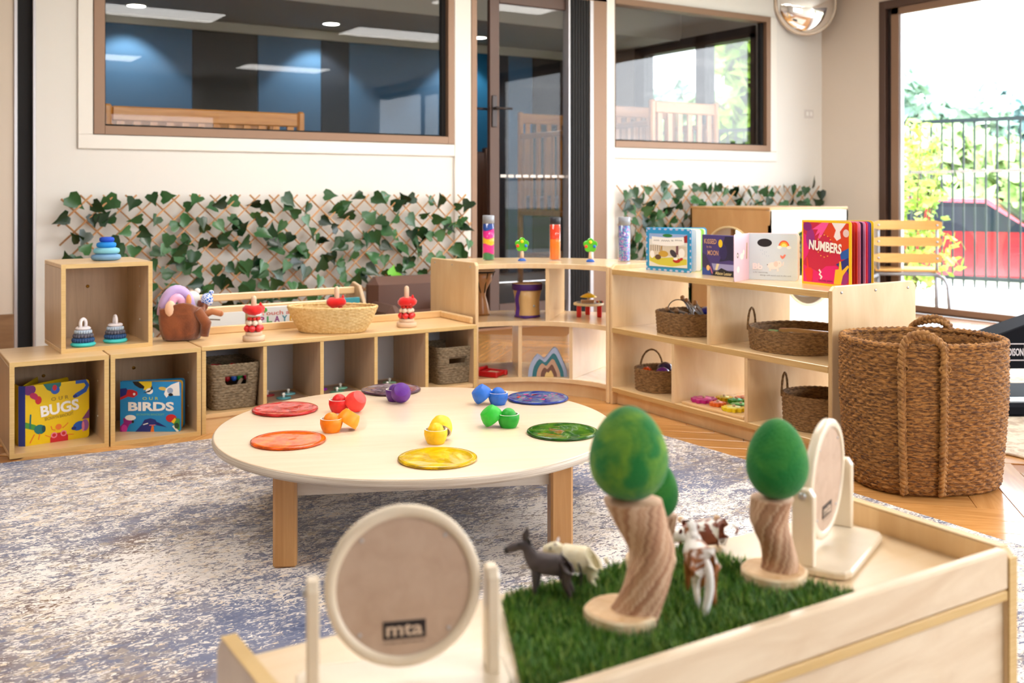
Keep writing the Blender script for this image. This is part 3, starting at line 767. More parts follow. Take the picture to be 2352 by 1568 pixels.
# ================================================================ straight open shelf on the right
RX0, RX1, RY0, RY1 = 2.97, 3.45, 2.525, 3.842
t = thing('open_shelf', 'two-tier open birch shelf with picture books on top', 'shelf', (RX0, RY0, 0))
D_, W_ = RX1 - RX0, RY1 - RY0
def endp(y0, y1, nm):
    pr = [(0, 0), (D_, 0), (D_, .638), (D_ - .018, .655), (.018, .655), (0, .638)]
    M = T(0, y1, 0) @ R(PI / 2, 'X')
    o = B().prism(pr, 0, y1 - y0, M, c=.003).obj(nm, BIRCH, t)
    return o
p = endp(0, .019, 'side_panel')
for x in (.05, D_ / 2, D_ - .05): B().cyl(.005, 0, .002, 10, M=T(x, 0, .63) @ R(PI / 2, 'X')).obj('screw', STEEL, p)
for k in range(5): B().box(-.0008, 0, .001 + k * .0036, .0024 + k * .0036, .005, .637).obj('ply_line', PLYEDGE, p)
endp(W_ - .019, W_, 'side_panel')
for nm, z0, z1 in (('top_board', .610, .635), ('middle_board', .336, .361), ('bottom_board', .058, .080)):
    o = B().box(.002, D_ - .002, .019, W_ - .019, z0, z1, .002).obj(nm, BIRCHT, t)
    B().box(-.001, .002, .019, W_ - .019, z0 + .001, z1 - .001).obj('edge_band', PLYEDGE, o)
B().box(.03, .048, .019, W_ - .019, 0, .058).obj('kick_board', BIRCH, t)
for px, z0, z1 in ((1627, .361, .610), (1545, .08, .336), (1713, .08, .336)):
    y = gx(px, 700, RX0).y - RY0
    B().box(.004, D_ - .004, y - .009, y + .009, z0, z1, .001).obj('divider', BIRCH, t)
    B().box(.001, .0045, y - .009, y + .009, z0, z1).obj('edge_band', BIRCH, t)

# ================================================================ round table
TC, TR, TZ = Vector((1.432, 2.815)), .607, .285
t = thing('round_table', 'low round table with a pale top and beech legs', 'table', (TC.x, TC.y, .010), math.radians(-23.5))
h = TZ - .010
B().lathe([(0, h - .027), (TR - .012, h - .027), (TR - .003, h - .023), (TR, h - .014), (TR - .002, h - .004), (TR - .004, h - .0025)], 128).obj('table_edge', PLYRIM, t)
B().lathe([(TR - .004, h - .003), (TR - .0045, h - .0008), (TR - .008, h), (0, h)], 128).obj('table_top', TABLEW, t)
LEG = .372
for sx in (-1, 1):
    for sy in (-1, 1): B().box(sx * LEG - .031, sx * LEG + .031, sy * LEG - .031, sy * LEG + .031, 0, h - .027, .006).obj('leg', BEECH, t)
for s_ in (-1, 1):
    B().box(-LEG + .031, LEG - .031, s_ * (LEG - .012) - .009, s_ * (LEG - .012) + .009, h - .095, h - .027).obj('apron', APRON, t)
    B().box(s_ * (LEG - .012) - .009, s_ * (LEG - .012) + .009, -LEG + .031, LEG - .031, h - .095, h - .027).obj('apron', APRON, t)

# ================================================================ tray table in the foreground
TX0, TX1, TY0, TY1, TS, TRIM = .345, 1.402, .860, 1.192, .45, .487
t = thing('tray_table', 'pale wooden play table with a raised rim, nearest the viewer', 'table', (TX0, TY0, 0))
W_, D_ = TX1 - TX0, TY1 - TY0; k = .018
B().box(k, W_ - k, k, D_, TS - .018, TS, .001).obj('tray_bed', wood('tray_maple', lin(240, 212, 172), lin(246, 222, 186), 2.0, (1.2, 10, 10), .25, .8), t)
NEARW = wood('pale_grained_panel', lin(220, 194, 160), lin(238, 218, 188), 1.8, (2.4, 4, 11), .4, .25)
B().box(k, W_ - k, 0, k, TS - .02, TRIM, .003).obj('front_rim', NEARW, t)
B().box(k, W_ - k, .0, k, TS - .036, TS - .021, .002).obj('edge_band', EDGE, t)
B().box(k, W_ - k, .008, .02, .04, TS - .036).obj('front_panel', NEARW, t)
for x0, x1 in ((0, k), (W_ - k, W_)):
    pr = [(0, .0105), (D_ - .0, .0105), (D_, TRIM - .02), (D_ - .016, TRIM), (.012, TRIM), (0, TRIM - .012)]
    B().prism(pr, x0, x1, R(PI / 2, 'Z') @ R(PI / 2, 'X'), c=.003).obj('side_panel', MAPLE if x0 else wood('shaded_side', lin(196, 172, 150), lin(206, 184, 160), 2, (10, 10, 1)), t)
    B().box(x0, x1, -.002, .001, .0105, TRIM - .012).obj('edge_band', EDGE, t)
    B().box(x0, x1, .012, D_ - .016, TRIM - .0005, TRIM + .0008).obj('edge_band', EDGE, t)
B().box(k, W_ - k, D_ - .02, D_ - .008, .04, TS - .018).obj('back_panel', MAPLE_X, t)

# ================================================================ play cube with round holes
def holed_face(w, h, cx, cz, r, th, M, n=40):
    """square board with a round hole; local x,z, thickness along y"""
    b = B(); out, inn = [], []
    for i in range(n):
        a = 2 * PI * i / n
        c, s_ = math.cos(a), math.sin(a)
        kx = (w - cx) / c if c > 1e-9 else ((-cx) / c if c < -1e-9 else 1e9)
        kz = (h - cz) / s_ if s_ > 1e-9 else ((-cz) / s_ if s_ < -1e-9 else 1e9)
        q = min(kx, kz)
        out.append((cx + c * q, cz + s_ * q)); inn.append((cx + c * r, cz + s_ * r))
    vs = [(x, y, z) for y in (0, th) for ring in (out, inn) for x, z in ring]
    fs = []
    for i in range(n):
        j = (i + 1) % n
        fs += [(i, j, n + j, n + i), (2 * n + j, 2 * n + i, 3 * n + i, 3 * n + j), (n + i, n + j, 3 * n + j, 3 * n + i), (j, i, 2 * n + i, 2 * n + j)]
    for cxx, czz in ((0, 0), (w, 0), (w, h), (0, h)):
        i0 = min(range(n), key=lambda i: (out[i][0] - cxx) ** 2 + (out[i][1] - czz) ** 2)
    b.add(vs, fs, 0, False, M)
    return b
QX, QY, QS = 5.565, 5.30, .865
t = thing('play_cube', 'big wooden play cube with round peep holes in the corner', 'play cube', (QX, QY, 0))
QW = mat('daylit_white_ply', lin(240, 234, 222), .5); QT = wood('shaded_tan_ply', lin(196, 150, 96), lin(210, 166, 112), 1.6, (3, 3, 1))  # lit and shaded faces of the same cube put into the ply colours
holed_face(.85, QS, .43, .44, .285, .02, T(0, 0, 0)).obj('front_panel', QW, t)
holed_face(.85, QS, .43, .44, .285, .02, T(0, .85, 0) @ R(-PI / 2, 'Z')).obj('side_panel', QT, t)
holed_face(.85, QS, .43, .44, .285, .02, T(.83, .85, 0) @ R(-PI / 2, 'Z')).obj('side_panel', QW, t)
B().box(.0, .85, .83, .85, 0, QS).obj('back_panel', QT, t)
B().box(0, .85, 0, .85, QS, QS + .02, .004).obj('top_panel', QT, t)
B().box(.02, .83, .02, .83, .0, .02).obj('bottom_panel', QT, t)
RIMW = mat('hole_edging', lin(226, 206, 160), .5)
for M in (T(.43, .0, .44) @ R(PI / 2, 'X'), T(0, .42, .44) @ R(-PI / 2, 'Y')):
    B().tube([(.29 * math.cos(a), .29 * math.sin(a), 0) for a in np.linspace(0, 2 * PI, 41)[:-1]], .008, 6, M, closed=True).obj('hole_rim', RIMW, t)
B().box(.45, .82, .80, .826, .1, .75).obj('mirror_panel', MIRROR, t)

# ================================================================ slatted chair by the glass doors
cpos = gp(2085, 722, 0)
t = thing('slatted_chair', 'grey tube chair with three curved wooden back slats', 'chair', M=T(cpos.x, cpos.y, 0) @ R(YAW - PI / 2 - math.radians(14), 'Z'))
CH = wood('chair_beech', lin(226, 168, 92), lin(236, 182, 108), 2, (1, 8, 8))
for z in (.42, .555, .69):
    o = [(x, .03 * (1 - (x / .26) ** 2)) for x in np.linspace(-.262, .262, 13)]
    b = B()
    n = len(o); vs = []
    for y0 in (0, .012):
        for zz in (0, .075): vs += [(x, y + y0, z + (zz if abs(x) < .25 else (.012 if zz == 0 else .063))) for x, y in o]
    fs = []
    for i in range(n - 1): fs += [(i, i + 1, n + i + 1, n + i), (2 * n + i, 3 * n + i, 3 * n + i + 1, 2 * n + i + 1), (n + i, n + i + 1, 3 * n + i + 1, 3 * n + i), (i + 1, i, 2 * n + i, 2 * n + i + 1)]
    fs += [(0, n, 3 * n, 2 * n), (n - 1, 3 * n - 1, 4 * n - 1, 2 * n - 1)]
    b.add(vs, fs).obj('back_slat', CH, t)
    for x in (-.225, .225): B().cyl(.009, 0, .003, 10, M=T(x, .004, z + .038) @ R(PI / 2, 'X')).obj('bolt', STEEL, t)
for x in (-.225, .225): B().tube([(x, .03, .36), (x, .028, .76)], .012, 10).obj('back_post', GREYMET, t)
B().box(-.25, .25, .02, .42, .345, .365, .008).obj('seat', CH, t)
B().tube([(-.225, .04, .325), (.225, .04, .325), (.225, .4, .325), (-.225, .4, .325)], .014, 10, closed=True).obj('seat_frame', GREYMET, t)
for x in (-.225, .225):
    s_ = 1 if x > 0 else -1
    B().tube([(x, .07, .33), (x, .04, .2), (x, .03, 0)], .016, 10).obj('leg', GREYMET, t)
    B().tube([(x, .02, .32), (x + s_ * .05, .0, .30), (x + s_ * .075, -.02, .24), (x + s_ * .085, -.06, 0)], .014, 10).obj('leg', GREYMET, t)

# ================================================================ brown child's armchair behind the low shelf
q = gy(905, 690, 5.15)
t = thing('child_armchair', 'brown vinyl child armchair behind the low shelf', 'armchair', (q.x, 5.15, 0))
BV = mat('brown_vinyl', lin(92, 62, 50), .4, bump=(120, .15, .003))
B().box(.0, .50, .30, .42, .12, .50, .045).obj('backrest', BV, t); B().box(.08, .42, .02, .32, .12, .30, .03).obj('seat', BV, t)
for x in (-.02, .42): B().box(x, x + .10, .02, .42, .08, .36, .04).obj('armrest', BV, t)
for x in (0, .46):
    for y in (.04, .38): B().box(x, x + .035, y, y + .035, 0, .09).obj('foot', DARKW, t)

# ================================================================ picture-book rack behind the low shelf
t = thing('book_rack', 'low wooden sling rack facing the viewer behind the long shelf', 'bookcase', (1.295, 4.72, 0))
for x in (0, .83):
    pr = [(0, 0), (.30, 0), (.30, .42), (.27, .49), (.20, .535), (.12, .52), (.05, .42), (0, .27)]
    B().prism(pr, x, x + .02, R(PI / 2, 'Z') @ R(PI / 2, 'X'), c=.004).obj('side_panel', CUBEW, t)
for y, z in ((.16, .512), (.10, .458), (.04, .30)): B().box(.02, .83, y, y + .018, z - .036, z, .004).obj('slat', MAPLE_X, t)
B().box(.02, .83, .19, .2, .05, .45).obj('backing', mat('canvas_back', lin(206, 180, 130), .9), t)
B().box(.02, .83, .02, .2, .10, .115).obj('bottom_ledge', MAPLE_X, t)

# ================================================================ black unit at the right edge
q = gp(2300, 955, .009)
t = thing('exercise_step', 'black ramp-shaped unit with a white framed name plate at the right edge', 'equipment', (q.x, q.y, .009), math.radians(-32))
B().box(-.12, .85, -.02, .50, 0, .055, .012).obj('base', BLACKP, t)
B().prism([(-.08, .19), (.85, .19), (.85, .42), (.24, .42), (-.08, .305)], 0, .18, T(0, .28, 0) @ R(PI / 2, 'X'), c=.006).obj('body', BLACKP, t)
B().box(.40, .80, .14, .26, .055, .19, .008).obj('pedestal', BLACKP, t)
B().box(-.10, .80, .0, .09, .055, .066, .004).obj('foot_plate', mat('brushed_grey', lin(150, 160, 172), .25, metal=.4), t)
UNIT = t

# ================================================================ trellises with ivy
def ivy_leaf():
    o = [(0, -.10), (.24, -.22), (.50, -.02), (.40, .30), (.34, .42), (.16, .62), (0, .98), (-.16, .62), (-.34, .42), (-.42, .30), (-.50, -.02), (-.24, -.22)]
    vs = [(x, y, .22 * abs(x) - .10 * y * y) for x, y in o] + [(0, .15, -.03), (0, .5, -.06)]
    fs = []
    n = len(o)
    right_, left_ = [0, 1, 2, 3, 4, 5, 6], [6, 7, 8, 9, 10, 11, 0]
    for a in ([0, 1, 12], [1, 2, 12], [2, 3, 12], [3, 4, 13, 12], [4, 5, 13], [5, 6, 13], [6, 7, 13], [7, 8, 13], [8, 9, 12, 13], [9, 10, 12], [10, 11, 12], [11, 0, 12]): fs.append(tuple(a))
    b = B().add(vs, fs, 0, True)
    return b
def leaf_mat(name, c1, c2):
    m, n, l, p = new_mat(name)
    p.inputs['Roughness'].default_value = .27
    oi = n.new('ShaderNodeObjectInfo'); r = n.new('ShaderNodeValToRGB'); l.new(oi.outputs['Random'], r.inputs[0])
    e = r.color_ramp.elements; e[0].color = (*c1, 1); e[1].color = (*c2, 1)
    t = n.new('ShaderNodeTexCoord'); nz = n.new('ShaderNodeTexNoise'); nz.inputs['Scale'].default_value = 4; l.new(t.outputs['Object'], nz.inputs['Vector'])
    mx = n.new('ShaderNodeMix'); mx.data_type = 'RGBA'; mx.blend_type = 'MULTIPLY'; mx.inputs['Factor'].default_value = .35
    l.new(r.outputs[0], mx.inputs['A']); l.new(nz.outputs[0], mx.inputs['B']); l.new(mx.outputs['Result'], p.inputs['Base Color'])
    return m
IVY = leaf_mat('ivy_leaf', lin(8, 38, 18), lin(70, 122, 70))
WIL = wood('willow_stick', lin(206, 158, 108), lin(170, 118, 72), 4, (1, 1, 14), .6, 0)
LEAFM = [ivy_leaf().mesh('leaf', IVY)]
def trellis(label, x0, x1, z0, z1, sp, ang, n_leaf, seed, smin, smax):
    t = thing('ivy_trellis', label, 'trellis', (x0, WY - .055, z0), group='willow trellises with artificial ivy')
    W_, H_ = x1 - x0, z1 - z0; rg = random.Random(seed); tn = math.tan(ang)
    nodes = []
    nb = int((W_ + H_ / tn) / sp) + 2
    for sgn in (1, -1):
        for k in range(-1, nb):
            a = k * sp - (H_ / tn if sgn > 0 else 0)
            p0, p1 = None, None
            pts = []
            for i in range(41):
                z = -.02 + (H_ + .05) * i / 40
                x = (a + z / tn) if sgn > 0 else (a + (H_ - z) / tn)
                if -.03 <= x <= W_ + .03: pts.append((x, z))
            if len(pts) < 5: continue
            q = [(x, -.012 * (1 if sgn > 0 else .2), z) for x, z in (pts[0], pts[len(pts) // 2], pts[-1])]
            q[1] = (q[1][0] + rg.uniform(-.004, .004), q[1][1], q[1][2] + rg.uniform(-.004, .004))
            B().tube(q, rg.uniform(.0046, .0062), 5).obj('stick', WIL, t)
    ncx = int(math.sqrt(n_leaf * W_ / H_)); ncz = n_leaf // ncx; cells = [(i, j) for i in range(ncx) for j in range(ncz)]
    for k in range(len(cells)):
        gx_, gz_ = cells[k]
        x, z = W_ * (gx_ + rg.random()) / ncx, H_ * (gz_ + rg.random()) / ncz
        if gz_ == ncz - 1: z += .03
        s_ = rg.uniform(smin, smax)
        M = T(x, rg.uniform(-.04, -.015), z) @ R(rg.gauss(PI, 1.5), 'Y') @ R(PI / 2 + rg.uniform(-.4, .7), 'X') @ R(rg.uniform(-.8, .8), 'Y') @ S(s_, s_, s_)
        link('leaf', LEAFM[0], t, M)
    if seed == 11:
        fresh = LEAFM[0].copy(); fresh.materials.clear(); fresh.materials.append(mat('fresh_leaf', lin(110, 190, 50), .4))
        for dx, dz, a in ((2.03, .33, .4), (2.08, .30, -.6), (2.05, .27, 2.6)): link('leaf', fresh, t, T(dx, -.06, dz) @ R(a, 'Y') @ R(PI / 2, 'X') @ S(.07, .07, .07))
    return t
trellis('long ivy trellis on the wall left of the door', .945, 3.60, .12, .95, .124, math.radians(44), 300, 11, .072, .108)
trellis('ivy trellis on the wall right of the door', 4.96, 7.22, .12, 1.02, .124, math.radians(46), 300, 12, .072, .108)

# ================================================================ lettering and print helpers
def text_mesh(body, mat_, bold=0.0, space=1.0):
    cu = bpy.data.curves.new('lettering', 'FONT'); cu.body = body; cu.size = 1.0; cu.offset = bold; cu.space_character = space
    cu.align_x = 'CENTER'; cu.resolution_u = 3
    o = bpy.data.objects.new('lettering', cu); COL.objects.link(o)
    dg = bpy.context.evaluated_depsgraph_get(); dg.update()
    me = bpy.data.meshes.new_from_object(o.evaluated_get(dg))
    bpy.data.objects.remove(o); bpy.data.curves.remove(cu)
    me.materials.clear(); me.materials.append(mat_)
    xs = [v.co.x for v in me.vertices]; ys = [v.co.y for v in me.vertices]
    return me, (min(xs), max(xs), min(ys), max(ys))
def letter(parent, body, cx, cz, w, h, m, y=-.001, bold=0.0, rot=0.0, M=None, space=1.0):
    """lettering in a local x-z plane facing -y, fitted to w x h around (cx, cz)"""
    me, (x0, x1, y0, y1) = text_mesh(body, m, bold, space)
    sx, sy = w / max(x1 - x0, 1e-6), h / max(y1 - y0, 1e-6)
    MM = T(cx, y, cz) @ R(rot, 'Y') @ R(PI / 2, 'X') @ S(sx, sy, 1) @ T(-(x0 + x1) / 2, -(y0 + y1) / 2, 0)
    if M is not None: MM = M @ MM
    me.transform(MM)
    return link('lettering', me, parent)
def ell(cx, cz, rx, rz, n=14, rot=0.0):
    c, s_ = math.cos(rot), math.sin(rot)
    return [(cx + rx * math.cos(a) * c - rz * math.sin(a) * s_, cz + rx * math.cos(a) * s_ + rz * math.sin(a) * c) for a in [2 * PI * i / n for i in range(n)]]
def stroke(pts, w):
    """thin ribbon along a polyline"""
    L, Rr = [], []
    for i, p in enumerate(pts):
        a, b = Vector(pts[max(i - 1, 0)]), Vector(pts[min(i + 1, len(pts) - 1)])
        d = (b - a).normalized(); nn = Vector((-d.y, d.x)) * w / 2
        L.append((p[0] + nn.x, p[1] + nn.y)); Rr.append((p[0] - nn.x, p[1] - nn.y))
    return L + Rr[::-1]
def printed(parent, shapes, w, h, y=-.0004, name='cover_print', M=None):
    """shapes: (material, polygon in 0..1 cover units), later ones lie on top"""
    b, mats = B(), []
    for i, (m, P) in enumerate(shapes):
        if m not in mats: mats.append(m)
        pts = [(min(max(x, 0), 1) * w, y - i * .00006, min(max(z, 0), 1) * h) for x, z in P]
        b.add(pts, [tuple(range(len(pts)))], mats.index(m))
    o = b.obj(name, mats, parent, M); o['kind'] = 'stuff'
    return o
def rrect(w, h, r=.012, n=4):
    P = []
    for cx, cz, a0 in ((w - r, r, -PI / 2), (w - r, h - r, 0)):
        for i in range(n + 1): a = a0 + i * PI / 2 / n; P.append((cx + r * math.cos(a), cz + r * math.sin(a)))
    return P + [(0, h), (0, 0)]
def cover_slab(w, h, th, m, parent, name, M):
    return B().prism(rrect(w, h), 0, th, R(PI / 2, 'X'), c=.0006).obj(name, m, parent, M)
def board_book(label, p0, p1, h, open_deg, leaves, cm, leaf_mats, spine_m=None, spine_w=.02, th=.0028, group=None, w=None):
    """p0 spine foot, p1 fore-edge foot of the front cover (world); the covers open away from the viewer"""
    d = p1 - p0; w = w or d.length
    t = thing('board_book', label, 'book', p0, math.atan2(d.y, d.x), group)
    front = cover_slab(w, h, th, cm, t, 'front_cover', T(0, th, 0))
    for k in range(leaves):
        a = math.radians(open_deg) * (k + 1) / (leaves + 1)
        off = spine_w * (k + 1) / (leaves + 1)
        M = T(-math.sin(math.radians(open_deg) / 2) * off, th + math.cos(math.radians(open_deg) / 2) * off, .003) @ R(a, 'Z')
        cover_slab(w - .005, h - .006, .0016, leaf_mats[k % len(leaf_mats)], t, 'page', M)
    a = math.radians(open_deg)
    M = T(-math.sin(a / 2) * spine_w, th + math.cos(a / 2) * spine_w, 0) @ R(a, 'Z')
    cover_slab(w, h, th, cm, t, 'back_cover', M @ T(0, th, 0))
    e = M @ Vector((0, th, 0))
    B().prism([(0, 0), (.003, th), (e.x + .003, e.y), (e.x - .002, e.y - .002)][::-1], 0, h).obj('spine', spine_m or cm, t)
    return t, front, w

K = paint
WH, BK = K(244, 242, 238), K(20, 18, 22)
# ---- OUR BUGS
p0, p1 = gp(58, 1025, .017), gp(205, 1003, .017)
YEL = K(236, 200, 8, .35)
t, f, w = board_book('yellow picture book with drawn insects in the leftmost cube', p0, p1, .232, 91, 2, YEL, [YEL], K(40, 60, 150), .022)
h = .232
pur, mag, blu, grn, tea, org, red, pnk, nav = K(110, 30, 120), K(190, 30, 90), K(30, 90, 190), K(70, 150, 60), K(20, 110, 110), K(230, 120, 40), K(200, 30, 40), K(230, 130, 150), K(24, 40, 120)
sh = [(pur, ell(.06, .93, .10, .09)), (mag, ell(.13, .82, .07, .05, rot=-.6)), (red, ell(.2, .74, .05, .07)), (mag, ell(.16, .78, .03, .03)),
      (tea, [(.27, 1), (.55, 1), (.55, .95), (.48, .86), (.42, .85), (.33, .9)]), (blu, ell(.46, .88, .07, .07)), (red, ell(.45, .92, .035, .05)),
      (blu, stroke([(.78, .98), (.93, .98), (.98, .9), (.93, .82), (.78, .74)], .075)), (nav, ell(.77, .735, .035, .03)),
      (grn, [(0, .40), (.16, .33), (.16, .24), (0, .30)]), (tea, ell(.22, .25, .09, .08, rot=-.4)), (K(16, 70, 80), ell(.28, .25, .03, .06)), (tea, stroke([(.07, .28), (.08, .52)], .025)), (org, stroke([(.14, .18), (.07, .04)], .016)), (org, stroke([(.22, .18), (.2, .08)], .016)),
      (red, [(.38, .0), (.66, .0), (.66, .09), (.6, .15), (.44, .15), (.38, .08)]), (pnk, ell(.44, .12, .05, .05)), (pnk, ell(.59, .13, .05, .05)), (red, ell(.44, .12, .03, .03)), (red, ell(.59, .13, .03, .03)), (org, ell(.51, .25, .05, .05)), (org, stroke([(.46, .2), (.41, .22), (.39, .28)], .015)), (org, stroke([(.57, .22), (.62, .26), (.66, .3)], .015)), (org, stroke([(.38, .1), (.3, .14)], .012)), (org, stroke([(.66, .1), (.75, .09)], .012)),
      (blu, ell(.83, .22, .1, .075, rot=.4)), (nav, ell(.75, .19, .04, .03)), (K(150, 90, 160), ell(.93, .22, .06, .1)), (pnk, ell(.9, .2, .02, .09)), (K(120, 60, 110), [(.88, .33), (1, .5), (1, .33)])]
printed(f, sh, w, h, -.0032)
letter(f, 'OUR', w * .53, h * .735, w * .27, h * .062, K(150, 120, 40), -.0052, 0, -.03, space=1.6)
letter(f, 'BUGS', w * .53, h * .57, w * .60, h * .19, WH, -.0053, .035, -.09)
letter(f, 'BRONWYN BANCROFT', w * .52, h * .43, w * .45, h * .055, K(140, 110, 40), -.0052, 0, -.09)
# ---- OUR BIRDS
p0, p1 = gp(276, 991, .017), gp(416, 991, .017)
SKY = K(24, 140, 206, .35)
h = .205
t, f, w = board_book('blue picture book with drawn bird heads in the second cube', p0, p1, h, 16, 2, SKY, [K(190, 110, 30), K(232, 190, 60)], SKY, .014)
sh = [(nav, [(0, .86), (.1, .87), (.15, .78), (.1, .7), (0, .68)]), (red, [(0, .63), (.13, .7), (.22, .68), (.29, .74), (.28, .8), (.2, .84), (.12, .84), (.1, .74), (0, .68)]), (WH, ell(.23, .75, .02, .025)),
      (BK, [(.2, 1), (.3, 1), (.4, .9), (.4, .86), (.32, .87), (.24, .93)]), (K(240, 210, 30), [(.3, 1), (.52, 1), (.52, .9), (.45, .84), (.38, .83), (.4, .9)]), (WH, ell(.48, .81, .06, .06)), (BK, [(.37, .77), (.5, .84), (.52, .93), (.54, .86), (.48, .79)]),
      (K(222, 190, 90), ell(.7, .86, .07, .035, rot=-.2)), (WH, [(.76, .68), (.72, .75), (.75, .86), (.84, .94), (.97, 1), (.98, .72), (.88, .72), (.82, .76)]), (K(150, 170, 200), ell(.82, .82, .05, .06)), (BK, ell(.83, .74, .04, .03)),
      (K(150, 30, 130), [(0, .0), (.1, .0), (.15, .14), (.2, .18), (.2, .24), (.14, .28), (.05, .27), (.06, .18), (0, .1)]), (WH, ell(.17, .28, .09, .055)), (K(210, 60, 170), ell(.07, .06, .05, .08)), (BK, ell(.21, .2, .02, .03)),
      (nav, [(.25, 0), (.36, .15), (.4, .24), (.5, .27), (.58, .24), (.62, .16), (.54, .1), (.52, 0)]), (K(20, 20, 110), [(.58, .19), (.62, .19), (.77, .09), (.6, .13)]), (WH, stroke([(.38, .14), (.46, .17)], .018)), (org, [(.5, 0), (.56, 0), (.55, .12), (.52, .12)]), (pnk, stroke([(.48, .13), (.58, .135)], .015)),
      (red, ell(.84, .27, .09, .08)), (grn, [(.9, .28), (.98, .26), (.98, .04), (.9, .04), (.88, .16)]), (K(240, 200, 40), [(.84, .2), (.9, .28), (.92, .24), (.88, .16)]), (WH, stroke([(.87, .12), (.95, .0)], .04)), (K(30, 70, 50), ell(.93, .12, .04, .06))]
printed(f, sh, w, h, -.0032)
letter(f, 'OUR', w * .50, h * .665, w * .26, h * .058, K(196, 206, 90), -.0052, .01, 0, space=1.6)
letter(f, 'BIRDS', w * .51, h * .505, w * .75, h * .18, WH, -.0053, .04, 0)
letter(f, 'BRONWYN BANCROFT', w * .50, h * .345, w * .46, h * .04, K(120, 190, 150), -.0052)
# ---- farmyard book with a blue frame
SZ = .6352
p0 = gp(1484, 619, SZ); p1 = p0 + Vector((math.cos(math.radians(-82)), math.sin(math.radians(-82)), 0))
FRM = K(40, 150, 206, .35); PALE = K(186, 196, 230, .4)
h = .197
t, f, w = board_book('picture book with a blue scalloped frame and farm animals on the open shelf', p0, p1, h, 45, 4, FRM, [K(240, 240, 232), K(246, 246, 240), K(150, 214, 90), K(236, 244, 240)], PALE, .022, w=.272)
sh = [(PALE, ell((i + .5) / 8, z, .035, .022)) for i in range(8) for z in (.975, .025)] + [(PALE, ell(x, (i + .5) / 7, .018, .028)) for i in range(7) for x in (.02, .985)]
sh += [(K(226, 226, 220), [(.08, .10), (.92, .10), (.92, .87), (.08, .87)]), (K(150, 176, 220), [(.08, .74), (.92, .74), (.92, .87), (.08, .87)]), (K(40, 120, 50), ell(.49, .83, .11, .04)), (K(150, 40, 46), [(.84, .68), (.92, .68), (.92, .86), (.84, .82)]),
       (K(206, 200, 70), [(.09, .36), (.3, .3), (.6, .33), (.91, .3), (.91, .18), (.6, .12), (.3, .14), (.09, .22)]), (K(214, 204, 186), [(.09, .36), (.91, .36), (.91, .6), (.09, .6)])]
for i in range(6): sh.append((K(110, 90, 80), stroke([(.12 + i * .05, .46), (.12 + i * .05, .6)], .012)))
sh += [(K(200, 160, 60), ell(.40, .40, .11, .075)), (K(96, 70, 50), ell(.28, .32, .07, .06)), (K(196, 150, 60), stroke([(.34, .46), (.36, .58)], .02)), (K(60, 54, 66), ell(.62, .42, .06, .10, rot=.6)), (WH, ell(.15, .38, .05, .09)), (WH, ell(.8, .44, .07, .11)), (K(120, 80, 90), [(.68, .4), (.73, .4), (.73, .62), (.68, .62)]), (K(180, 40, 34), ell(.69, .26, .08, .05)), (K(180, 40, 34), ell(.79, .30, .045, .03, rot=.7)), (WH, ell(.67, .30, .05, .03)),
       (WH, [(.15, .63), (.3, .595), (.49, .585), (.7, .6), (.86, .64), (.85, .81), (.49, .78), (.14, .80)])]
for i, (x0, x1) in enumerate(((.19, .31), (.36, .54), (.58, .62), (.66, .81))):
    sh.append((K(70, 70, 78), stroke([(x0 + (x1 - x0) * j / 8, .72 - .012 * math.sin(i + 1.1) + (.014 if j % 2 else -.014)) for j in range(9)], .012)))
printed(f, sh, w, h, -.0032)
# ---- KISSED by the MOON
p0, p1 = gp(1613, 630, SZ), gp(1716, 640, SZ)
h = .176
VIO = K(72, 60, 124, .35)
t, f, w = board_book('dark violet picture book with a yellow moon on the open shelf', p0, p1, h, 7, 2, VIO, [K(236, 232, 230)], VIO, .008, w=.235)
sh = [(K(36, 34, 66), [(.45, .35), (.5, .5), (.52, .75), (.6, .98), (.98, .98), (.98, .38), (.7, .4)]), (K(46, 40, 92), ell(.55, .6, .1, .2)), (K(240, 204, 30), ell(.48, .80, .055, .10)), (K(150, 150, 200), [(.25, .3), (.98, .3), (.98, .16), (.3, .14)]), (K(226, 214, 170), [(.38, .3), (.45, .3), (.40, .14), (.34, .14)]), (K(24, 24, 34), [(.28, 0), (1, 0), (1, .16), (.7, .13), (.5, .2), (.4, .12), (.3, .1)]), (K(60, 50, 90), [(0, 0), (.28, 0), (.2, .3), (.1, .5), (0, .55)]), (K(40, 70, 150), [(0, 0), (.24, 0), (.2, .12), (0, .2)]), (K(236, 190, 120), ell(.16, .18, .045, .07)), (K(226, 120, 140), stroke([(.21, .22), (.27, .05)], .02)), (K(240, 204, 30), ell(.48, .80, .052, .095))]
printed(f, sh, w, h, -.0032)
TAN = K(222, 170, 130)
letter(f, 'KiSSED', w * .22, h * .84, w * .32, h * .12, TAN, -.0045, .01); letter(f, 'by the', w * .19, h * .70, w * .13, h * .07, TAN, -.0045); letter(f, 'MOON', w * .29, h * .56, w * .28, h * .12, TAN, -.0045, .01)
letter(f, 'Alison Lester', w * .56, h * .07, w * .42, h * .08, K(232, 214, 160), -.0045, .01)
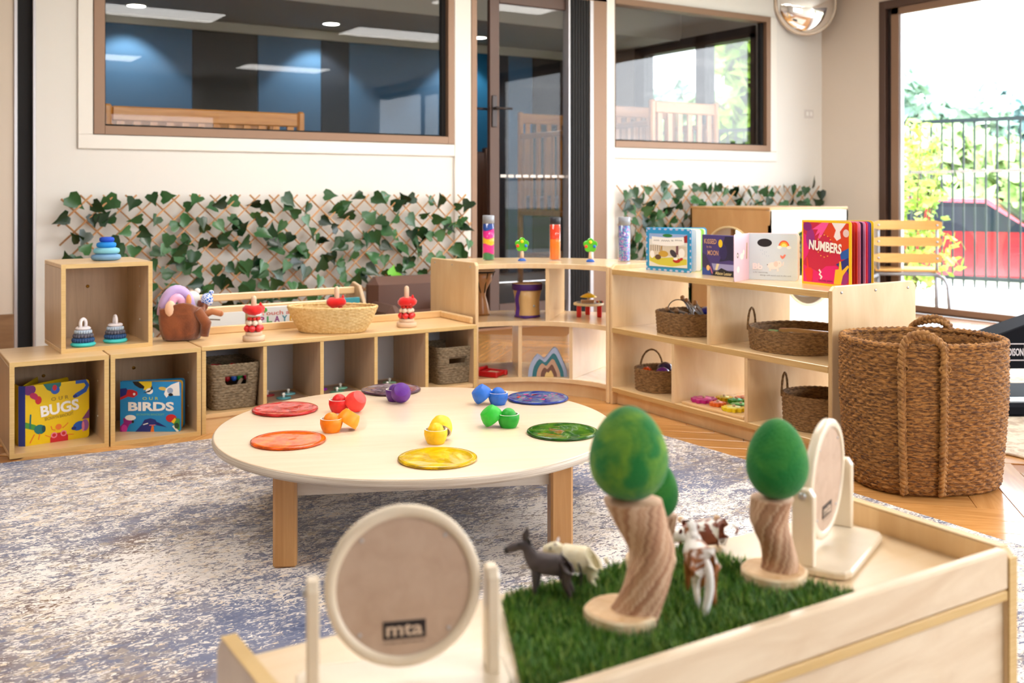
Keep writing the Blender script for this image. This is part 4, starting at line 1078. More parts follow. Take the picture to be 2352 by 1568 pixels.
# ---- open pastel alphabet book
pc, pl_, pr_ = gp(1718, 641, SZ), gp(1682, 648, SZ), gp(1812, 645, SZ)
h = .192
PB, PP = K(206, 218, 226, .5), K(236, 206, 226, .5)
d = pr_ - pc
t = thing('board_book', 'open pastel alphabet book with a small elephant on the open shelf', 'book', pc, math.atan2(d.y, d.x))
w = .205
f = cover_slab(w, h, .003, PB, t, 'page', T(0, .003, 0))
fl = pl_ - pc; la = math.atan2(fl.y, fl.x) - math.atan2(d.y, d.x)
g = cover_slab(w * .80, h, .003, PP, t, 'page', T(-.001, 0, 0) @ R(la, 'Z') @ T(0, 0.003, 0) @ S(1, -1, 1))
for k, m in enumerate((K(246, 206, 200), K(248, 226, 214), K(228, 200, 232))): cover_slab(w, h - .002 * k, .002, m, t, 'page', T(0, .006 + .004 * k, .001) @ R(math.radians(5 + 7 * k), 'Z'))
cover_slab(w * 1.0, h, .003, K(232, 204, 230), t, 'back_cover', T(0, .022, 0) @ R(math.radians(26), 'Z'))
sh = [(BK, ell(.34, .80, .15, .09, 18)), (K(240, 90, 60), ell(.73, .72, .11, .14, 24)), (K(250, 180, 40), ell(.73, .72, .085, .11, 24)), (K(250, 230, 120), ell(.73, .72, .055, .075, 24)), (PB, [(.6, .55), (.86, .55), (.86, .72), (.6, .72)]), (WH, ell(.64, .71, .045, .035)), (WH, ell(.83, .71, .045, .035)),
      (K(240, 130, 110), [(.7, .52), (.75, .57), (.77, .545), (.74, .49), (.70, .46), (.66, .50), (.66, .55)]), (K(250, 226, 220), ell(.52, .31, .12, .075)), (K(250, 226, 220), ell(.63, .35, .06, .07)), (K(246, 206, 196), ell(.57, .35, .045, .06)), (K(250, 226, 220), stroke([(.66, .33), (.71, .33), (.72, .40)], .02)), (K(250, 226, 220), stroke([(.46, .28), (.45, .20)], .035)), (K(250, 226, 220), stroke([(.6, .27), (.61, .20)], .035)), (BK, ell(.64, .37, .006, .007)), (BK, ell(.4, .33, .01, .01))]
for i in range(8): sh.append((K(90, 130, 170), ell(.26 + .03 * (i % 4) + .01 * i, .64 - .04 * (i // 2), .004, .008, 6)))
printed(f, sh, w, h, -.0034)
letter(f, 'Bb', w * .20, h * .29, w * .2, h * .13, K(250, 232, 232), -.0048, .04)
letter(f, 'is for becoming.', w * .26, h * .16, w * .3, h * .032, K(90, 96, 110), -.0048); letter(f, 'things will work out in the end', w * .56, h * .10, w * .62, h * .032, K(90, 96, 110), -.0048)
gs = [(BK, ell(.78, .55, .05, .06)), (WH, ell(.78, .55, .025, .03)), (WH, ell(.50, .52, .13, .07)), (WH, ell(.38, .6, .07, .06)), (K(190, 150, 80), stroke([(.18, .45), (.16, .8)], .05)), (K(250, 240, 244), ell(.75, .25, .09, .07))]
printed(g, gs, w * .80, h, -.0034)
# ---- NUMBERS
p0 = gp(1842, 650, SZ); p1 = p0 + Vector((math.cos(math.radians(-94)), math.sin(math.radians(-94)), 0))
h = .252
YB = K(244, 196, 20, .35)
t, f, w = board_book('large yellow-edged picture book with hand drawings at the end of the open shelf', p0, p1, h, 34, 8, YB, [K(176, 20, 40), K(220, 60, 40), K(226, 140, 170), K(60, 20, 60), K(230, 150, 190), K(220, 40, 60), K(110, 60, 150), K(40, 60, 140)], YB, .03, w=.258)
CR, MG, VR = K(196, 20, 60), K(222, 10, 110), K(214, 60, 20)
sh = [(CR, [(.03, .035), (.95, .035), (.95, .97), (.03, .97)]), (MG, [(.03, .035), (.9, .035), (.9, .2), (.7, .32), (.5, .3), (.35, .2), (.2, .25), (.03, .3)]), (MG, [(.03, .35), (.12, .45), (.18, .6), (.12, .75), (.03, .8)]), (K(150, 30, 120), ell(.18, .72, .09, .16)), (K(130, 20, 110), ell(.12, .90, .09, .07)),
      (VR, [(.35, .97), (.95, .97), (.95, .58), (.8, .55), (.62, .62), (.58, .75), (.42, .82)]), (CR, ell(.44, .63, .2, .14)), (K(30, 90, 170), [(.78, .52), (.95, .60), (.95, .44), (.8, .42)]), (nav, [(.7, .34), (.95, .46), (.95, .2), (.84, .26)]), (K(150, 30, 120), ell(.86, .16, .09, .12)),
      (K(240, 80, 150), [(.22, .86), (.42, .97), (.56, .97), (.5, .88), (.38, .72), (.34, .73), (.38, .82), (.28, .76), (.34, .86)]), (K(236, 226, 224), [(.62, .97), (.9, .97), (.78, .84), (.80, .74), (.72, .70), (.66, .76), (.7, .86)]), (K(226, 196, 190), ell(.9, .82, .06, .06)),
      (K(230, 50, 40), [(.11, .05), (.22, .05), (.24, .22), (.2, .26), (.15, .26), (.12, .42), (.1, .42), (.11, .26), (.06, .22)]), (K(246, 190, 30), [(.66, .04), (.80, .04), (.84, .18), (.96, .32), (.93, .34), (.82, .25), (.80, .39), (.77, .39), (.76, .27), (.69, .26), (.68, .18)]), (WH, stroke([(.36, .24), (.40, .20), (.37, .17), (.42, .13), (.39, .10)], .03))]
for i in range(10): a = PI * (.2 + .6 * (i % 5) / 4) + (PI if i > 4 else 0); sh.append((K(240, 180, 60), ell(.47 + .15 * math.cos(a), .61 + .17 * math.sin(a), .014, .008)))
printed(f, sh, w, h, -.0032)
letter(f, 'NUMBERS', w * .49, h * .60, w * .66, h * .155, K(246, 242, 232), -.0056, .035, .07)
letter(f, 'RACHAEL SARRA', w * .50, h * .075, w * .28, h * .028, K(60, 20, 60), -.0052)
# unit name plate
b = B(); b.box(.0, .155, -.004, -.001, .228, .232); b.box(.0, .155, -.004, -.001, .302, .306); b.box(.151, .155, -.004, -.001, .228, .306)
M_ = T(0, .10, 0)
b.obj('plate_border', K(220, 214, 222), UNIT, M_)
letter(UNIT, 'DISON', .112, .267, .068, .034, K(224, 220, 228), -.004, .02, M=M_)
# rack books
for x, z, w_, h_, m, lb in ((.03, .115, .20, .315, K(226, 230, 238), 'pale blue picture book at the left of the sling rack'), (.28, .115, .34, .330, K(240, 240, 240), 'white touch book with coloured letters in the sling rack'), (.66, .115, .16, .35, K(60, 160, 176), 'teal picture book at the right of the sling rack')):
    t = thing('picture_book', lb, 'book', (1.295 + x, 4.795, z), group='books in the sling rack')
    c = B().box(0, w_, 0, .014, 0, h_, .001).obj('cover', m, t)
    if 'touch' in lb:
        L = 'PLAYBOOK'; cs = [(170, 60, 130), (90, 170, 110), (150, 70, 140), (70, 150, 170), (226, 170, 60), (90, 130, 190), (210, 90, 110), (110, 110, 170)]
        for i, ch in enumerate(L): letter(c, ch, .03 + i * .038, .270, .027, .030, K(*cs[i]), -.001, .03)
        letter(c, 'Touch and Feel', .16, .300, .27, .020, K(214, 120, 110), -.001, .02)
        printed(c, [(K(60, 180, 60), ell(.12, .955, .05, .04)), (K(246, 180, 40), ell(.6, .95, .10, .045)), (K(230, 236, 246), ell(.8, .95, .08, .04))], w_, h_)
    elif 'pale blue' in lb: printed(c, [(K(190, 214, 240), [(0, 0), (1, 0), (1, .62), (0, .55)]), (K(240, 240, 236), [(.0, .7), (1, .7), (1, 1), (0, 1)]), (K(110, 90, 70), stroke([(.1, .92), (.4, .90)], .02)), (K(240, 200, 80), ell(.62, .5, .03, .025))], w_, h_)

# ================================================================ woven baskets
def woven(a, b_, h, rows, cols, amp, nexp=2.0, flare=lambda t: 1.0, wall=.010, hole=None, sub=3, vs_sub=3, bottom=True):
    """double-walled woven shell; superellipse plan; hole=(theta0, half width, t0, t1)"""
    nu, nv = cols * sub, rows * vs_sub
    B_ = B(); V, Fc = [], []
    def pt(u, t, off):
        th = 2 * PI * u
        c, s_ = math.cos(th), math.sin(th)
        r = (abs(c) ** nexp + abs(s_) ** nexp) ** (-1 / nexp)
        k = flare(t)
        x, y = r * c * a * k, r * s_ * b_ * k
        ln = math.hypot(x, y)
        return (x + x / ln * off, y + y / ln * off, t * h)
    for j in range(nv + 1):
        t = j / nv; row = min(int(t * rows), rows - 1); fr = t * rows - row
        pr = math.sin(PI * fr)
        for i in range(nu):
            u = i / nu
            s_ = math.sin(PI * u * cols + PI * row)
            V.append(pt(u, t, amp * (pr * (.55 + .45 * s_))))
    o2 = len(V); nv2 = max(2, rows // 2)
    for j in range(nv2 + 1):
        t = j / nv2
        for i in range(nu): V.append(pt(i / nu, t, -wall + amp * .3 * (1 if (j + i // sub) % 2 else -1)))
    def skip(i, j, n):
        if not hole: return False
        th = 2 * PI * (i + .5) / nu; t = (j + .5) / n
        d = (th - hole[0] + PI) % (2 * PI) - PI
        return abs(d) < hole[1] and hole[2] < t < hole[3]
    for j in range(nv):
        for i in range(nu):
            if skip(i, j, nv): continue
            k = (i + 1) % nu; Fc.append((j * nu + i, j * nu + k, (j + 1) * nu + k, (j + 1) * nu + i))
    for j in range(nv2):
        for i in range(nu):
            if skip(i, j, nv2): continue
            k = (i + 1) % nu; Fc.append((o2 + j * nu + k, o2 + j * nu + i, o2 + (j + 1) * nu + i, o2 + (j + 1) * nu + k))
    for i in range(nu):
        k = (i + 1) % nu; Fc.append((nv * nu + i, nv * nu + k, o2 + nv2 * nu + k, o2 + nv2 * nu + i))
    if bottom: Fc.append(tuple(o2 + i for i in range(nu))); Fc.append(tuple(range(nu))[::-1])
    B_.add(V, Fc, 0, True)
    return B_, pt
def rope_rim(pt, t, r, n=160, off=-.004, lumps=60):
    P, rad = [], []
    for i in range(n):
        p = pt(i / n, t, off); P.append((p[0], p[1], p[2] + r * .3)); rad.append(r * (1 + .22 * math.sin(2 * PI * i * lumps / n)))
    return B().tube(P, rad, 7, closed=True)
def braid(pts, r, parent, name, m, turns=10, n=60):
    """three-strand plait along a polyline"""
    P = [Vector(p) for p in pts]
    L = [0]
    for i in range(1, len(P)): L.append(L[-1] + (P[i] - P[i - 1]).length)
    def at(s_):
        s_ *= L[-1]
        for i in range(1, len(P)):
            if s_ <= L[i] + 1e-9: f = (s_ - L[i - 1]) / max(L[i] - L[i - 1], 1e-9); return P[i - 1].lerp(P[i], f), (P[i] - P[i - 1]).normalized()
        return P[-1], (P[-1] - P[-2]).normalized()
    b = B(); nrm = None
    ref = Vector((.6, -.8, .1)).normalized()
    for k in range(3):
        Q = []
        for i in range(n + 1):
            p, d = at(i / n)
            a = ref - d * ref.dot(d); a = a.normalized(); c = d.cross(a)
            ph = 2 * PI * (turns * i / n + k / 3)
            Q.append(p + c * math.sin(ph) * r + a * math.sin(2 * ph) * r * .5)
        b.tube(Q, r * .72, 6)
    return b.obj(name, m, parent)
def smooth_path(P, n=24):
    P = [Vector(p) for p in P]; out = []
    for i in range(len(P) - 1):
        p0, p1, p2, p3 = P[max(i - 1, 0)], P[i], P[i + 1], P[min(i + 2, len(P) - 1)]
        for k in range(n):
            t = k / n
            out.append(.5 * ((2 * p1) + (p2 - p0) * t + (2 * p0 - 5 * p1 + 4 * p2 - p3) * t * t + (3 * p1 - p0 - 3 * p2 + p3) * t ** 3))
    return out + [P[-1]]
# big seagrass basket: long axis turned so it faces the viewer
BA = YAW - PI / 2 + math.radians(8)
bc = Vector((3.098, 2.243, 0))
t = thing('laundry_basket', 'large brown seagrass basket with plaited handles on the floor', 'basket', bc, BA)
bb, pt = woven(.256, .214, .488, 36, 72, .0085, 2.5, lambda t: .94 + .10 * min(1, t * 1.6) ** .8 if t > .03 else .90 + t * 1.3, .014, None, 3, 3)
bb.obj('woven_body', SEAGRASS, t); rope_rim(pt, 1.0, .012, 200, -.006, 70).obj('rim', SEAGRASS, t)
SGB = mat('plaited_seagrass', lin(172, 124, 66), .75, noise=(50, lin(120, 78, 36), .35, .65))
for sgn, nm in ((-1, 'handle'), (1, 'handle')):
    ths = (-PI / 2 - .66, -PI / 2 - .20) if sgn < 0 else (PI / 2 - .30, PI / 2 - .80)
    q0 = Vector(pt((ths[0] / (2 * PI)) % 1, .93, .012)); q1 = Vector(pt((ths[1] / (2 * PI)) % 1, .93, .012))
    dn = [Vector(pt((ths[0] / (2 * PI)) % 1, t_, .014)) for t_ in (.02, .3, .6, .93)]; dn1 = [Vector(pt((ths[1] / (2 * PI)) % 1, t_, .014)) for t_ in (.93, .6, .3, .02)]
    lean = Vector((.0, -.012 * sgn, 0))
    path = dn + [q0 + Vector((.006, 0, .045)), q0.lerp(q1, .25) + Vector((0, 0, .072)) + lean, q0.lerp(q1, .65) + Vector((0, 0, .078)) + lean, q1 + Vector((-.004, 0, .045))] + dn1
    braid(smooth_path(path, 8), .0105, t, nm, SGB, 26, 220)
    for e in (q0, q1): B().tube([e + Vector((math.cos(a) * .02, 0, math.sin(a) * .012 - .03)) + Vector((0, -.004 * (1 if sgn < 0 else -1), 0)) for a in np.linspace(0, 2 * PI, 9)[:-1]], .004, 5, closed=True).obj('binding', SGB, t)
def basket(label, loc, rz, a, b_, h, rows, cols, m, handles=(), nexp=2.0, fl=lambda t: .96 + .04 * t, hole=None, amp=.004, name='seagrass_basket', hr=.055, hh=.085, group='small seagrass baskets'):
    t = thing(name, label, 'basket', loc, rz, group)
    bb, pt = woven(a, b_, h, rows, cols, amp, nexp, fl, .008, hole)
    bb.obj('woven_body', m, t); rope_rim(pt, 1.0, .006, 120, -.004, 40).obj('rim', m, t)
    for th in handles:
        c = Vector(pt((th / (2 * PI)) % 1, 1.0, -.004)); tan = Vector((-math.sin(th), math.cos(th), 0))
        P = [c + tan * (-hr * math.cos(s_)) + Vector((0, 0, hh * math.sin(s_) - .012)) for s_ in np.linspace(0, PI, 15)]
        B().tube(P, [.0042 * (1 + .2 * (i % 2)) for i in range(15)], 6).obj('handle', m, t)
    return t
q = gp(1560, 766, .3615); basket('oval seagrass basket heaped with rods and wooden balls', q + Vector((.08, 0, 0)), 0, .155, .15, .092, 12, 40, SEAGRASS_D, (-.9,), 2.6); BK1 = q + Vector((.08, 0, 0))
q = gp(1835, 800, .3615); BK2 = q; basket('wide round seagrass tray basket beside the shelf end panel', q, 0, .195, .195, .082, 11, 52, SEAGRASS_D, (math.radians(118), math.radians(-62)), 2.2)
q = gp(1515, 893, .0805); BK3 = q; basket('round seagrass basket with coloured balls on the bottom shelf', q, 0, .112, .112, .095, 12, 36, SEAGRASS_D, (math.radians(70),), 2.2)
q = gp(1872, 958, .0805); BK4 = Vector((3.16, 2.752, .0805)); basket('seagrass basket on the bottom shelf next to the big basket', BK4, 0, .135, .135, .125, 14, 40, SEAGRASS_D, (math.radians(118),), 2.2, hr=.045)
q0 = gy(527, 945, LY0 + .17); BK5 = Vector((gy(529, 900, LY0 + .12).x, LY0 + .16, .081)); BK6 = Vector((gy(1032, 800, LY0 + .12).x, LY0 + .16, .081))
basket('square grey seagrass basket with bead toys in the first cubby', BK5, 0, .110, .130, .185, 16, 44, SEAGRASS_G, (), 7, lambda t: .86 + .14 * t, (-PI / 2, .42, .56, .80), .0045)
basket('square grey seagrass basket in the last cubby of the low shelf', BK6, 0, .108, .130, .170, 15, 44, SEAGRASS_G, (), 7, lambda t: .86 + .14 * t, (-PI / 2, .42, .52, .78), .0045)
q = gp(762, 766, LZ); BKW = Vector((q.x + .03, 4.385, LZ + .0005))
t = basket('oval pale wicker bowl on the low shelf', BKW, YAW - PI / 2, .205, .118, .112, 16, 46, WICKER, (), 2.0, lambda t: .70 + .30 * t ** .75, None, .0045, 'wicker_bowl', group=None)

# ================================================================ toys on the low shelf and cubes
def santa(label, loc, hat_z, seed):
    t = thing('bead_stacker', label, 'toy', group='red and white bead stackers', M=T(*loc) @ S(1.13, 1.13, 1.13)); rg = random.Random(seed)
    B().cyl(.042, 0, .020, 32, .003).obj('base_disc', RAWWOOD, t); B().cyl(.031, .020, .034, 32, .002).obj('base_disc', RAWWOOD, t)
    B().lathe([(.010, .03), (.010, .158), (.0085, .166), (.004, .170), (0, .171)], 14).obj('peg', RAWWOOD, t)
    REDB = mat('red_bead', lin(224, 22, 30), .2, coat=.7)
    for z, n, R_, r, m in ((.047, 6, .025, .0135, REDB), (.068, 7, .022, .0105, mat('natural_bead', lin(236, 218, 196), .55)), (.084, 9, .019, .0066, mat('small_red_bead', lin(222, 40, 26), .4))):
        for k in range(n):
            a = 2 * PI * k / n + seed
            mm = m if not (seed == 3 and z < .05 and k == 4) else mat('orange_bead', lin(238, 120, 24), .3)
            B().ball((R_ * math.cos(a), R_ * math.sin(a), z), r, 12).obj('bead', mm, t)
    B().cyl(.024, .091, .097, 24, .002).obj('disc', RAWWOOD, t); B().lathe([(.010, .0975), (.026, .098), (.024, .102), (.010, .102), (.010, .0975)], 24, M=T(0, 0, 0) @ R(.06, 'X')).obj('disc', mat('white_felt', lin(240, 238, 240), .9), t)
    b = B(); n = 22; prof = [(.010, .099 + hat_z), (.028, .101 + hat_z), (.038, .110 + hat_z), (.039, .121 + hat_z), (.030, .133 + hat_z), (.010, .133 + hat_z)]
    vs, fs = [], []
    for j, (r, z) in enumerate(prof):
        for i in range(n):
            a = 2 * PI * i / n; k = 1 + .10 * math.sin(3 * a + seed) + .07 * math.sin(7 * a + j) if 0 < j < 5 else 1
            vs.append((r * k * math.cos(a), r * k * math.sin(a), z + (.0025 * math.sin(2 * a + seed * 2) if 0 < j < 5 else 0)))
    for j in range(len(prof) - 1):
        for i in range(n): k = (i + 1) % n; fs.append((j * n + i, j * n + k, (j + 1) * n + k, (j + 1) * n + i))
    b.add(vs, fs, 0, True); b.lathe([(.008, .122 + hat_z), (.005, .14 + hat_z), (0, .147 + hat_z)], 8, T(.022, -.012, 0))
    b.obj('felt_hat', mat('red_felt', lin(226, 24, 20), .95, sheen=.3), t)
    return t
santa('red and white bead stacker at the left of the low shelf', gp(583, 782, LZ) + Vector((0, 0, .0003)), 0, 1)
q = gp(934, 750, LZ); santa('bead stacker at the right of the low shelf with one orange bead', q + Vector((0, 0, .0003)), -.012, 3)
santa('bead stacker standing inside the pale wicker bowl', BKW + Vector((.02, .0, .012)), -.010, 5)

def ring_stack(label, loc, rz):
    t = thing('ring_stacker', label, 'toy', group='silicone ring stackers', M=T(*loc) @ R(rz, 'Z') @ S(1.55, 1.55, 1.55))
    for z, r, h, c, bump_ in ((0, .031, .010, (70, 206, 206), 0), (.010, .028, .012, (40, 80, 130), 12), (.022, .0255, .010, (96, 96, 112), 9), (.032, .022, .010, (180, 196, 214), 10), (.042, .019, .008, (238, 230, 234), 0)):
        b = B()
        if bump_:
            b.cyl(r * .86, z, z + h, 24, .002)
            for k in range(bump_ * 2): a = 2 * PI * k / (bump_ * 2); b.ball((r * .88 * math.cos(a), r * .88 * math.sin(a), z + h / 2), (r * .14, r * .14, h * .5), 8)
        else: b.cyl(r, z, z + h, 32, h * .4)
        b.obj('ring', mat('silicone_%d_%d' % (c[0], c[1]), lin(*c), .6), t)
    B().tube([(-.009, 0, .049)] + [(.009 * -math.cos(a), 0, .058 + .012 * math.sin(a)) for a in np.linspace(0, PI, 9)] + [(.009, 0, .049)], .0042, 8).obj('loop', mat('silicone_white', lin(240, 234, 238), .6), t)
    return t
ring_stack('teal-based ring stacker at the left in the top cube', gp(191, 794, .3775) + Vector((0, 0, 0)), .6)
ring_stack('teal-based ring stacker at the back right in the top cube', gp(258, 781, .3775) + Vector((0, -.06, 0)), 1.7)
q = C3 @ Vector((.205, .16, .3522))
for z, r, h, c, dx, lb in ((0, .060, .028, (112, 156, 196), 0, 'dusty blue pebble at the bottom of the stack on the top cube'), (.027, .053, .027, (126, 196, 216), .002, 'pale aqua pebble second from the bottom of the stack'), (.053, .040, .024, (20, 136, 222), .001, 'bright blue pebble third from the bottom of the stack'), (.076, .030, .022, (14, 74, 196), .003, 'deep blue pebble on top of the stack')):
    prof = [(0, 0), (r * .7, 0), (r * .93, h * .15), (r, h * .45), (r * .95, h * .8), (r * .7, h * .98), (0, h)]
    tag(B().lathe(prof, 32, sx=1.0, sy=.85).obj('stacking_pebble', mat('silicone_pebble_%d' % c[2], lin(*c), .7), None, T(q.x + dx, q.y, q.z + z + .0004)), lb, 'toy', 'stacked silicone pebbles')

# brown plush bag full of soft toys
BR = mat('brown_plush', lin(142, 78, 40), .95, noise=(14, lin(110, 56, 26), .4, .65), sheen=.5, bump=(180, .4, .004))
q = gp(398, 770, .361); q = Vector((1.150, 4.495, .3625))
t = thing('plush_bag', 'brown plush bag stuffed with soft toys behind the top cube', 'bag', q, math.radians(-10))
vs, fs, n = [], [], 40
prof = [(.02, 0), (.074, .002), (.088, .03), (.095, .075), (.096, .118), (.094, .125), (.088, .120), (.084, .06), (.03, .05)]
for j, (r, z) in enumerate(prof):
    for i in range(n):
        a = 2 * PI * i / n; k = 1 + .05 * math.sin(5 * a + j * .5) + .03 * math.sin(9 * a)
        vs.append((r * k * math.cos(a) * 1.0, r * k * math.sin(a) * .72, z * 1.22 + (.012 * math.sin(3 * a) if 2 < j < 7 else 0)))
for j in range(len(prof) - 1):
    for i in range(n): k = (i + 1) % n; fs.append((j * n + i, j * n + k, (j + 1) * n + k, (j + 1) * n + i))
fs.append(tuple(range(n))[::-1]); fs.append(tuple((len(prof) - 1) * n + i for i in range(n)))
B().add(vs, fs, 0, True).obj('pouch', BR, t)
B().tube([(.085, -.02, .10), (.125, -.025, .118), (.16, -.03, .108)], [.016, .014, .0135], 10).ball((.16, -.03, .108), .0135, 10).obj('stub_arm', mat('tan_plush', lin(186, 118, 72), .95, sheen=.4), t)
B().tube([(.06, -.055, .13), (.098, -.045, .07), (.09, -.045, .015)], [.02, .024, .018], 10).obj('fold', BR, t)
LIL = mat('lilac_plush', lin(196, 172, 226), .95, sheen=.4); PKP = mat('pink_plush', lin(240, 180, 214), .95, sheen=.4); CRP = mat('cream_plush', lin(232, 228, 220), .95, sheen=.4); PCH = mat('peach_plush', lin(238, 196, 164), .95, sheen=.4)
def soft(name, label, loc, parts, rz=0):
    t = thing(name, label, 'soft toy', loc, rz)
    for nm, b, m in parts: b.obj(nm, m, t)
    return t
wq = lambda x, y, z: q + Vector((x, y, z + .028))
soft('plush_toy', 'lilac plush arch with pink stripe in the brown bag', wq(-.005, .01, .05), [('arch', B().tube([(.062 * math.cos(a) - .01, .01, .105 * math.sin(a) + .03) for a in np.linspace(-.1, PI, 16)], .022, 10), LIL), ('stripe', B().tube([(.03 * math.cos(a) - .015, -.012, .075 * math.sin(a) + .03) for a in np.linspace(-.1, PI, 14)], .017, 10), PKP), ('paw', B().ball((.03, -.032, .09), (.012, .012, .028), 10), mat('orange_plush', lin(226, 158, 100), .95))])
soft('plush_toy', 'peach plush face at the front of the brown bag', wq(-.055, -.035, .06), [('head', B().ball((0, 0, .05), (.024, .022, .036), 12), PCH), ('chin', B().ball((.028, 0, .035), (.02, .018, .026), 12), CRP)])
soft('plush_toy', 'white plush bear with one ear up in the brown bag', wq(.058, .045, .06), [('head', B().ball((0, 0, .08), (.036, .03, .035), 14), CRP), ('ear', B().ball((.022, 0, .113), (.014, .01, .013), 10), CRP), ('body', B().ball((0, 0, .03), (.034, .028, .04), 12), CRP)])
m, n_, l_, p_ = new_mat('blue_floral_cloth'); tcn = n_.new('ShaderNodeTexCoord'); vz = n_.new('ShaderNodeTexVoronoi'); vz.inputs['Scale'].default_value = 90; vz.feature = 'DISTANCE_TO_EDGE'; l_.new(tcn.outputs['Object'], vz.inputs['Vector']); rr = n_.new('ShaderNodeValToRGB'); rr.color_ramp.elements[0].position = .1; rr.color_ramp.elements[1].position = .16; rr.color_ramp.elements[0].color = (*lin(228, 232, 248), 1); rr.color_ramp.elements[1].color = (*lin(40, 110, 206), 1); l_.new(vz.outputs['Distance'], rr.inputs[0]); l_.new(rr.outputs[0], p_.inputs['Base Color']); p_.inputs['Roughness'].default_value = .9
soft('plush_doll', 'small doll with a blue and white patterned bonnet in the brown bag', wq(.098, .0, .075), [('bonnet', B().ball((.012, 0, .062), (.027, .024, .03), 14).ball((.03, 0, .093), (.012, .012, .011), 10), m), ('face', B().ball((-.004, -.004, .036), (.02, .018, .018), 12), mat('doll_brown', lin(120, 66, 44), .9)), ('body', B().ball((-.01, 0, .01), (.022, .02, .034), 10), BR)])

# bead toys in the first square basket, peg boards in the cubbies
def spiral_toy(label, loc, cols, r, arcs):
    t = thing('bead_toy', label, 'toy', loc)
    for k, (a, m) in enumerate(arcs): B().tube([(r * math.cos(s_) + a, .01 * k, r * 1.1 * math.sin(s_) + .13) for s_ in np.linspace(0, PI, 14)], .0045, 8).obj('wire_arc', m, t)
    for k, c in enumerate(cols): B().ball((-.05 + k * .028, -.07 + .004 * (k % 2), .118), .013, 12).obj('bead', K(*c, .25), t)
    for x in (-.03, .02): B().tube([(x, -.075, .085), (x + .02 * (1 if x > 0 else -1), -.075, .115)], .008, 8).obj('peg', RAWWOOD, t)
    return t
spiral_toy('red wire bead toy inside the first square basket', BK5 + Vector((0, 0, .004)), [(40, 140, 60), (190, 30, 40), (40, 90, 190), (40, 150, 60), (200, 30, 90)], .034, [(.02, K(190, 20, 40, .25)), (-.04, K(150, 20, 34, .25)), (-.055, K(190, 20, 40, .25))])
for px, c, lb in ((648, (60, 130, 140), 'peg puzzle board in the second cubby'), (770, (70, 140, 110), 'peg puzzle board in the third cubby'), (885, (80, 130, 90), 'peg puzzle board in the fourth cubby')):
    x = gy(px, 900, LY0 + .12).x
    t = thing('peg_puzzle', lb, 'puzzle', (x, LY0 + .15, .0805), group='peg puzzles in the low shelf')
    B().box(-.09, .10, -.10, .12, 0, .010, .003).obj('board', K(150, 120, 96), t)
    for i, (dx, dy) in enumerate(((0, -.05), (.05, .03), (-.04, .05))):
        pc_ = B().lathe([(0, .010), (.032, .010), (.032, .015), (0, .015)], 14, T(dx, dy, 0)).obj('piece', K(*[(v + 40 * i) % 200 + 20 for v in c]), t)
        B().lathe([(.006, .015), (.004, .022), (.008, .028), (.005, .034), (0, .035)], 10, T(dx, dy, 0)).obj('knob', WH, pc_)

# ================================================================ on and in the corner shelf
CT, CM, CB = .6453, .3623, .0843
CLEAR = glass('clear_bottle', (.98, .99, 1), 1.45, 1.0)
def bottle(label, px, py, cap, layers, r=.031, h=.232, hc=.042):
    t = thing('sensory_bottle', label, 'bottle', gp(px, py, CT), group='sensory bottles')
    B().lathe([(0, 0), (r, 0), (r, h - hc)], 32).obj('bottle_wall', CLEAR, t)
    B().cyl(r * .98, h - hc, h, 32, .002).obj('cap', cap, t)
    z = .004
    for k, (frac, m) in enumerate(layers):
        z1 = z + (h - hc - .006) * frac; b = B()
        n, vs, fs = 28, [], []
        for (zz, amp) in ((z, .006 if k else 0), (z1, .006 if k < len(layers) - 1 else 0)):
            for i in range(n): a = 2 * PI * i / n; vs.append((.93 * r * math.cos(a), .93 * r * math.sin(a), zz + (amp * math.sin(2 * a + k) if len(layers) > 2 else 0)))
        for i in range(n): j = (i + 1) % n; fs.append((i, j, n + j, n + i))
        fs += [tuple(range(n))[::-1], tuple(range(n, 2 * n))]
        b.add(vs, fs, 0, False).obj('filling', m, t); z = z1
    return t
SILV = mat('silver_cap', lin(150, 154, 162), .35, metal=.4); BCAP = mat('black_cap', lin(34, 36, 46), .4)
def fuzz(nm, c): return mat(nm, lin(*c), .7, bump=(120, .5, .005))
bottle('clear bottle with bands of pink, yellow and blue pompoms', 1122, 597, SILV, [(.17, fuzz('pom_green', (50, 140, 90))), (.25, fuzz('pom_pink', (240, 20, 150))), (.18, fuzz('pom_yellow', (246, 196, 20))), (.23, fuzz('pom_pink2', (244, 20, 150))), (.17, fuzz('pom_blue', (30, 80, 170)))])
def liquid(nm, c): return mat(nm, lin(*c), .15, coat=.5, sss=.2)
bottle('black-capped bottle of orange and red liquid', 1275, 597, BCAP, [(.58, liquid('orange_liquid', (255, 128, 10))), (.42, liquid('red_liquid', (250, 60, 6)))], .0295, .222, .036)
gm, n_, l_, p_ = new_mat('glitter_liquid'); tcn = n_.new('ShaderNodeTexCoord'); vz = n_.new('ShaderNodeTexVoronoi'); vz.inputs['Scale'].default_value = 150; l_.new(tcn.outputs['Object'], vz.inputs['Vector']); hsv = n_.new('ShaderNodeHueSaturation'); rr = n_.new('ShaderNodeValToRGB'); l_.new(vz.outputs['Color'], rr.inputs[0]); e = rr.color_ramp.elements; e[0].color = (*lin(60, 150, 220), 1); e[1].color = (*lin(190, 200, 246), 1); e.new(.35).color = (*lin(120, 90, 200), 1); e.new(.55).color = (*lin(90, 200, 220), 1); e.new(.75).color = (*lin(214, 130, 210), 1); l_.new(rr.outputs[0], p_.inputs['Base Color']); p_.inputs['Roughness'].default_value = .25; p_.inputs['Metallic'].default_value = .3
bottle('silver-capped bottle of violet and aqua glitter', 1434, 600, SILV, [(1.0, gm)], .031, .226, .042)
